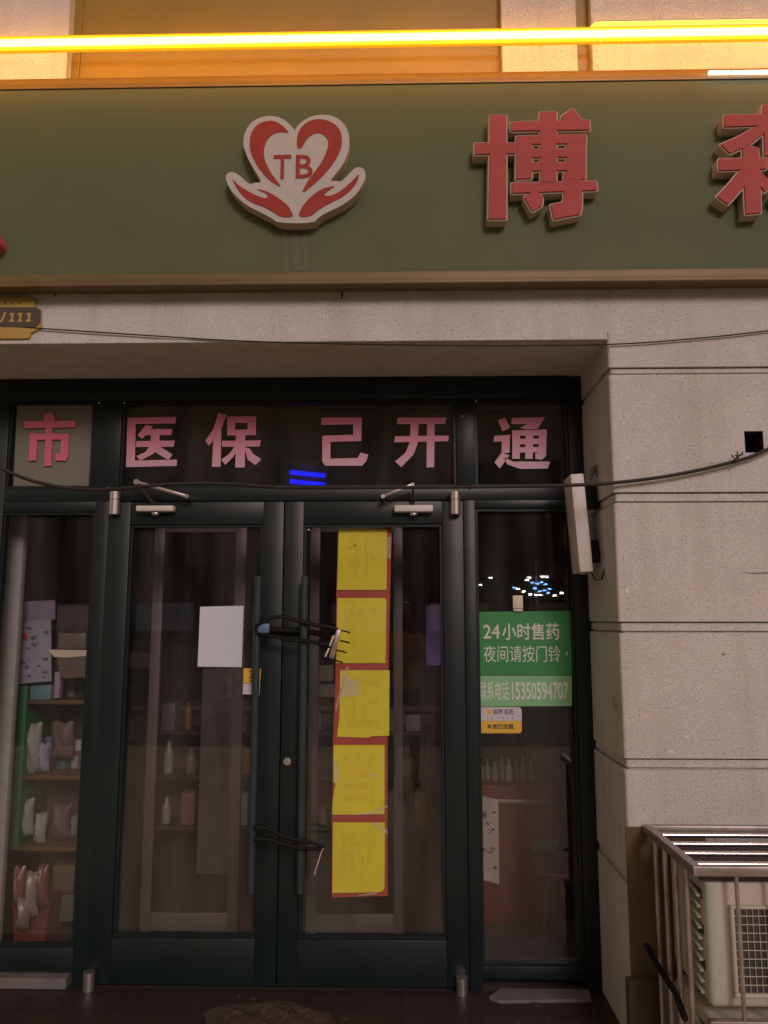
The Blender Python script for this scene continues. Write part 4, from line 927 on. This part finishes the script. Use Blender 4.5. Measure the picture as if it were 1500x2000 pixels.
for ti, z in enumerate((.186, .526, .826)):
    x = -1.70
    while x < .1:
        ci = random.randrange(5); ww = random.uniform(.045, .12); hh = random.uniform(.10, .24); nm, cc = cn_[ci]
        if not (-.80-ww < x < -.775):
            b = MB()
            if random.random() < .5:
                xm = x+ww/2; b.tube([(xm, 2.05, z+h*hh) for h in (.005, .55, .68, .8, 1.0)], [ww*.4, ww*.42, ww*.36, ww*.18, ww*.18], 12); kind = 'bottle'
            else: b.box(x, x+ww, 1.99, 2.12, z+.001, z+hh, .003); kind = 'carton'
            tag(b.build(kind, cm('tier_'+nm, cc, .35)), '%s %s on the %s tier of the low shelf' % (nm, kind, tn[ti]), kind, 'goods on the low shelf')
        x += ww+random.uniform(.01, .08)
# goods on the counter
for k, (px0, px1, py0, py1, cc, nm) in enumerate(((612, 650, 1300, 1330, (.45, .34, .33), 'pink'), (606, 652, 1338, 1362, (.40, .33, .36), 'lilac'), (832, 862, 1182, 1300, (.11, .10, .30), 'violet'), (250, 300, 1275, 1305, (.10, .09, .09), 'black'))):
    pbox('box', px0, px1, py0, py1, [.95, .93, 1.1, 1.4][k], .1, cm('counter_'+nm, cc), ['pink box hanging left of the yellow sheets beyond the glass', 'lilac box below the pink box beyond the right door', 'upright violet panel behind the right edge of the right door', 'low black box beyond the left door pane'][k], 'box')

# right side window: red cabinet with bottles, poster, stool
YC = .75
cb = thing('red_cabinet', (.75, YC, .012), 'dark red cabinet behind the right side window with bottles on top', 'cabinet')
a = P(915, 1560, YC); c = P(1090, 1530, YC); zc = P(1000, 1533, YC)[1]
MB().box(.40, c[0], YC, YC+.5, .012, zc, .008).build('cabinet_body', cm('cabinet_red', (.17, .018, .020)), cb)
MB().box(.405, c[0]-.005, YC-.012, YC-.001, zc-.10, zc-.075, .003).build('trim_strip', 'galv', cb)
MB().box(P(1040, 1640, YC)[0], P(1090, 1640, YC)[0], YC-.010, YC-.001, P(1000, 1665, YC)[1], P(1000, 1640, YC)[1], .003).build('blue_label', cm('label_blue', (.10, .14, .22)), cb)
for k in range(8):
    px = 938+k*14; y = YC+.10+.03*(k % 2); x, _ = P(px, 1500, y); hgt = P(px, 1478+4*(k % 3), y)[1]-zc
    bt = MB(); prof = [(.017, 0), (.019, .01), (.019, .5), (.017, .6), (.009, .72), (.0075, .9), (.0075, 1.0)]
    bt.tube([(x, y, zc+.001+h*hgt) for r_, h in prof], [r_*1.05 for r_, h in prof], 12)
    lab = ['frosted bottle at the left end of the row on the red cabinet', 'clear bottle second from the left on the red cabinet', 'short pale bottle third from the left on the red cabinet', 'clear bottle left of the white bottle on the red cabinet', 'white bottle in the middle of the row on the red cabinet', 'pale bottle right of the white bottle on the red cabinet', 'clear bottle second from the right on the red cabinet', 'pale bottle at the right end of the row on the red cabinet'][k]
    tag(bt.build('bottle', mat('bottle_white', (.55, .57, .62), .3) if k == 4 else cm('bottle_pale', (.34, .30, .28), .25)), lab, 'bottle', 'bottles on the red cabinet')
pbox('carton', 1040, 1092, 1465, 1530, YC+.2, .2, cm('mauve_carton', (.18, .13, .13)), 'mauve carton behind the bottles on the red cabinet', 'carton')
po = thing('poster', tuple(Wd(955, 1720, .30)), 'narrow white poster strip with dark scribbles in the right side window', 'poster')
MB().prism([P(937, 1553, .30), P(973, 1562, .30), P(975, 1727, .30), P(936, 1716, .30)], .298, .302).build('poster_sheet', cm('poster_paper', (.34, .30, .30)), po)
b = MB()
for k in range(30):
    x, z = P(random.uniform(940, 968), random.choice([1590, 1600, 1612, 1625, 1660, 1668, 1690, 1698])+random.uniform(-5, 5), .297); r = random.uniform(.004, .014); t = random.uniform(0, 3)
    b.prism([(x+r*math.cos(t+qq)*random.uniform(.4, 1.2), z+r*.6*math.sin(t+qq)) for qq in (0, 1.5, 3.1, 4.6)], .2962+.00003*k, .2975)
b.build('scribble', cm('scribble_dark', (.07, .05, .06)), po)
sl = thing('stool', tuple(Wd(1085, 1880, .45)), 'dark red stool with arched tube legs behind the right side window', 'stool')
arc = [Wd(1064, 1870, .42), Wd(1066, 1740, .42), Wd(1072, 1722, .42), Wd(1085, 1716, .42), Wd(1096, 1722, .42), Wd(1103, 1740, .42), Wd(1107, 1870, .42)]
arc[0].z = .013; arc[-1].z = .013
MB().tube(arc, .009, 10).build('leg_arch', cm('stool_red', (.10, .03, .026)), sl)
MB().tube([v+Vector((0, .26, 0)) for v in arc], .009, 10).build('leg_arch', cm('stool_red', (.3, .1, .1)), sl)
MB().box(arc[1].x-.02, arc[5].x+.02, .40, .70, arc[3].z+.008, arc[3].z+.03, .008).build('seat', cm('stool_red', (.3, .1, .1)), sl)

# ================================================================== STREET BEHIND THE CAMERA (seen mirrored in the glass)
def mirror(px, py, L): x, z = P(px, py, L); return Vector((x, -L, z))
op_ = thing('opposite_building', (0, -64, 0), 'dark row of joined buildings across the street, mirrored in the door glass', 'building')
for x0, x1, h in ((-75, -24.5, 17), (-24.3, -10.5, 6.2), (-10.3, 5.0, 12.5), (5.2, 70, 15.5)): MB().box(x0, x1, -84, -64, .0, h).build('facade', cm('far_wall', (.06, .05, .05)), op_)
MB().box(-70, 70, -120, -110, 0, 35).build('added_tower', cm('added_tower_wall', (.42, .34, .30)), op_)  # unseen tower added to dim the sky mirrored in the transom
MB().box(-45, 40, -63.99, -62.6, 3.2, 3.6, .02).build('canopy', cm('far_canopy', (.16, .12, .13)), op_)
for k in range(9): MB().box(-40+k*8.5, -35+k*8.5, -64.03, -64.0, .6, 3.0).build('shop_window', emit('far_window_%d' % k, random.choice([(1, .75, .5), (.8, .85, 1), (1, .6, .35)]), random.choice([.15, .3, .08])), op_)
ls = thing('string_lights', tuple(mirror(1050, 1150, 30)), 'cluster of blue and white lights across the street, mirrored in the right side window', 'lights')
spots = [(1034,1128,0),(1060,1126,0),(1068,1127,0),(1030,1133,0),(1005,1148,1),(1012,1150,0),(1040,1138,1),(1050,1140,1),(1058,1137,1),(1066,1141,1),(1045,1149,1),(1055,1155,1),(1064,1153,1),(1072,1158,1),(1036,1161,0),(1048,1162,0),(1056,1162,0),(1084,1163,0),(1098,1158,0),(1074,1150,1),(1024,1155,0),(938,1142,0),(958,1128,0)]
eb = emit('blue_bulb', (.18, .42, 1.0), 26.0); ew = emit('white_bulb', (1.0, .9, .72), 36.0)
for px, py, k in spots:
    c = mirror(px, py, 30); MB().ball(c, .05, 10, 6, (1.9, 1, .75)).build('bulb', eb if k else ew, ls)
pole = mirror(1050, 1150, 30)
MB().tube([(pole.x, -30.2, 0), (pole.x, -30.2, pole.z+1.2)], .06, 10).build('pole', 'galv', ls)
fr_ = MB(); lo_ = mirror(930, 1170, 30.15); hi_ = mirror(1105, 1118, 30.15)
for z in (lo_.z, (lo_.z+hi_.z)/2, hi_.z): fr_.tube([(lo_.x, -30.15, z), (hi_.x, -30.15, z)], .02, 6)
fr_.build('light_frame', 'black', ls)

# the photographer, mirrored faintly in the right door pane
def skinned(edges, radii, sub=2):
    me = bpy.data.meshes.new('skeleton'); keys = list(radii); idx = {k: i for i, k in enumerate(keys)}
    me.from_pydata([radii[k][0] for k in keys], [(idx[a], idx[b]) for a, b in edges], [])
    o = bpy.data.objects.new('skeleton', me); COL.objects.link(o)
    md = o.modifiers.new('skin', 'SKIN'); md.use_smooth_shade = True
    for i, k in enumerate(keys):
        r_ = radii[k][1]; me.skin_vertices[0].data[i].radius = r_ if isinstance(r_, tuple) else (r_, r_)
        me.skin_vertices[0].data[i].use_root = (k == 'pelvis')
    s_ = o.modifiers.new('sub', 'SUBSURF'); s_.levels = sub; s_.render_levels = sub
    bpy.context.view_layer.update()
    m2 = bpy.data.meshes.new_from_object(o.evaluated_get(bpy.context.evaluated_depsgraph_get()))
    b = MB(); b.add([v.co.copy() for v in m2.vertices], [tuple(p.vertices) for p in m2.polygons])
    bpy.data.objects.remove(o); bpy.data.meshes.remove(m2); return b
px_, py_ = .02, -4.12
def B(x, y, z): return (px_+x, py_+y, z)
J = {'pelvis': (B(0, 0, .92), (.17, .12)), 'waist': (B(0, 0, 1.08), (.15, .11)), 'chest': (B(0, .0, 1.30), (.18, .125)), 'neckb': (B(0, .01, 1.46), (.075, .07)), 'neck': (B(0, .02, 1.53), .055),
     'jaw': (B(0, .045, 1.59), (.068, .075)), 'skull': (B(0, .03, 1.68), (.078, .098)), 'crown': (B(0, .02, 1.745), (.06, .07))}
Eg = [('pelvis', 'waist'), ('waist', 'chest'), ('chest', 'neckb'), ('neckb', 'neck'), ('neck', 'jaw'), ('jaw', 'skull'), ('skull', 'crown')]
for s_, n_ in ((-1, 'l'), (1, 'r')):
    J.update({n_+'sh': (B(s_*.19, .0, 1.41), .068), n_+'el': (B(s_*.25, .17, 1.20), .048), n_+'wr': (B(s_*.095, .385, 1.53), .03), n_+'pa': (B(s_*.062, .42, 1.58), (.02, .036)),
              n_+'hip': (B(s_*.10, 0, .86), .095), n_+'kn': (B(s_*.11, .03, .48), .062), n_+'an': (B(s_*.11, -.01, .09), .042), n_+'toe': (B(s_*.13, .15, .035), .04)})
    Eg += [('chest', n_+'sh'), (n_+'sh', n_+'el'), (n_+'el', n_+'wr'), (n_+'wr', n_+'pa'), ('pelvis', n_+'hip'), (n_+'hip', n_+'kn'), (n_+'kn', n_+'an'), (n_+'an', n_+'toe')]
    for f_, (fx, fz, ln) in enumerate(((.052, 1.635, .03), (.046, 1.618, .034), (.044, 1.60, .033), (.045, 1.582, .027))):
        J[n_+'f%d' % f_] = (B(s_*fx, .435, fz), .009); J[n_+'g%d' % f_] = (B(s_*(fx-.018), .447, fz+.006), .008); Eg += [(n_+'pa', n_+'f%d' % f_), (n_+'f%d' % f_, n_+'g%d' % f_)]
    J[n_+'t0'] = (B(s_*.045, .405, 1.60), .011); J[n_+'t1'] = (B(s_*.026, .412, 1.625), .009); Eg += [(n_+'pa', n_+'t0'), (n_+'t0', n_+'t1')]
per = skinned(Eg, J)
for i, f in enumerate(per.f):
    c = sum((per.v[k] for k in f), Vector())/len(f); y = c.y-py_; z = c.z
    per.mi[i] = 0 if (z > 1.49 and y < .3) or y > .37 else (2 if z < .93 else 1)
pr = per.build('person', ['skin', 'sweater', 'trousers'], origin=(px_, py_, 0), ang=180)
tag(pr, 'person in a beige sweater and dark trousers raising a phone, mirrored in the glass', 'person')
hr_ = MB(); hr_.ball(B(0, .005, 1.70), .092, 16, 12, (.95, 1.12, 1.0)); hr_.v = [v if v.y < py_+.06 or v.z > 1.735 else Vector((v.x, py_+.06, v.z)) for v in hr_.v]; hr_.build('hair', 'hair', pr)
fc = MB(); fc.ball(B(0, .135, 1.645), .014, 10, 8, (.8, 1, 1.5)); fc.build('nose', 'skin', pr)
fc = MB()
for s_ in (-1, 1): fc.ball(B(s_*.031, .118, 1.675), .012, 10, 8, (1, .5, .7))
fc.build('eyes', cm('eye_dark', (.04, .03, .03)), pr)
fc = MB(); fc.ball(B(0, .118, 1.60), .02, 10, 6, (1, .4, .3)); fc.build('mouth', cm('lip', (.36, .16, .14)), pr)
fc = MB()
for s_ in (-1, 1): fc.ball(B(s_*.083, .035, 1.66), .025, 10, 8, (.35, .7, 1.2))
fc.build('ears', 'skin', pr)
ph = thing('phone', (px_, py_+.43, 1.55), 'dark phone held upright in both hands of the photographer', 'phone')
MB().box(px_-.036, px_+.036, py_+.418, py_+.426, 1.52, 1.672, .003).build('phone_body', 'black', ph)
MB().box(px_-.033, px_+.033, py_+.4165, py_+.4178, 1.525, 1.667).build('phone_screen', emit('phone_screen', (.5, .45, .4), .25), ph)
for o in bpy.data.objects:
    if '_w' in o: del o['_w']
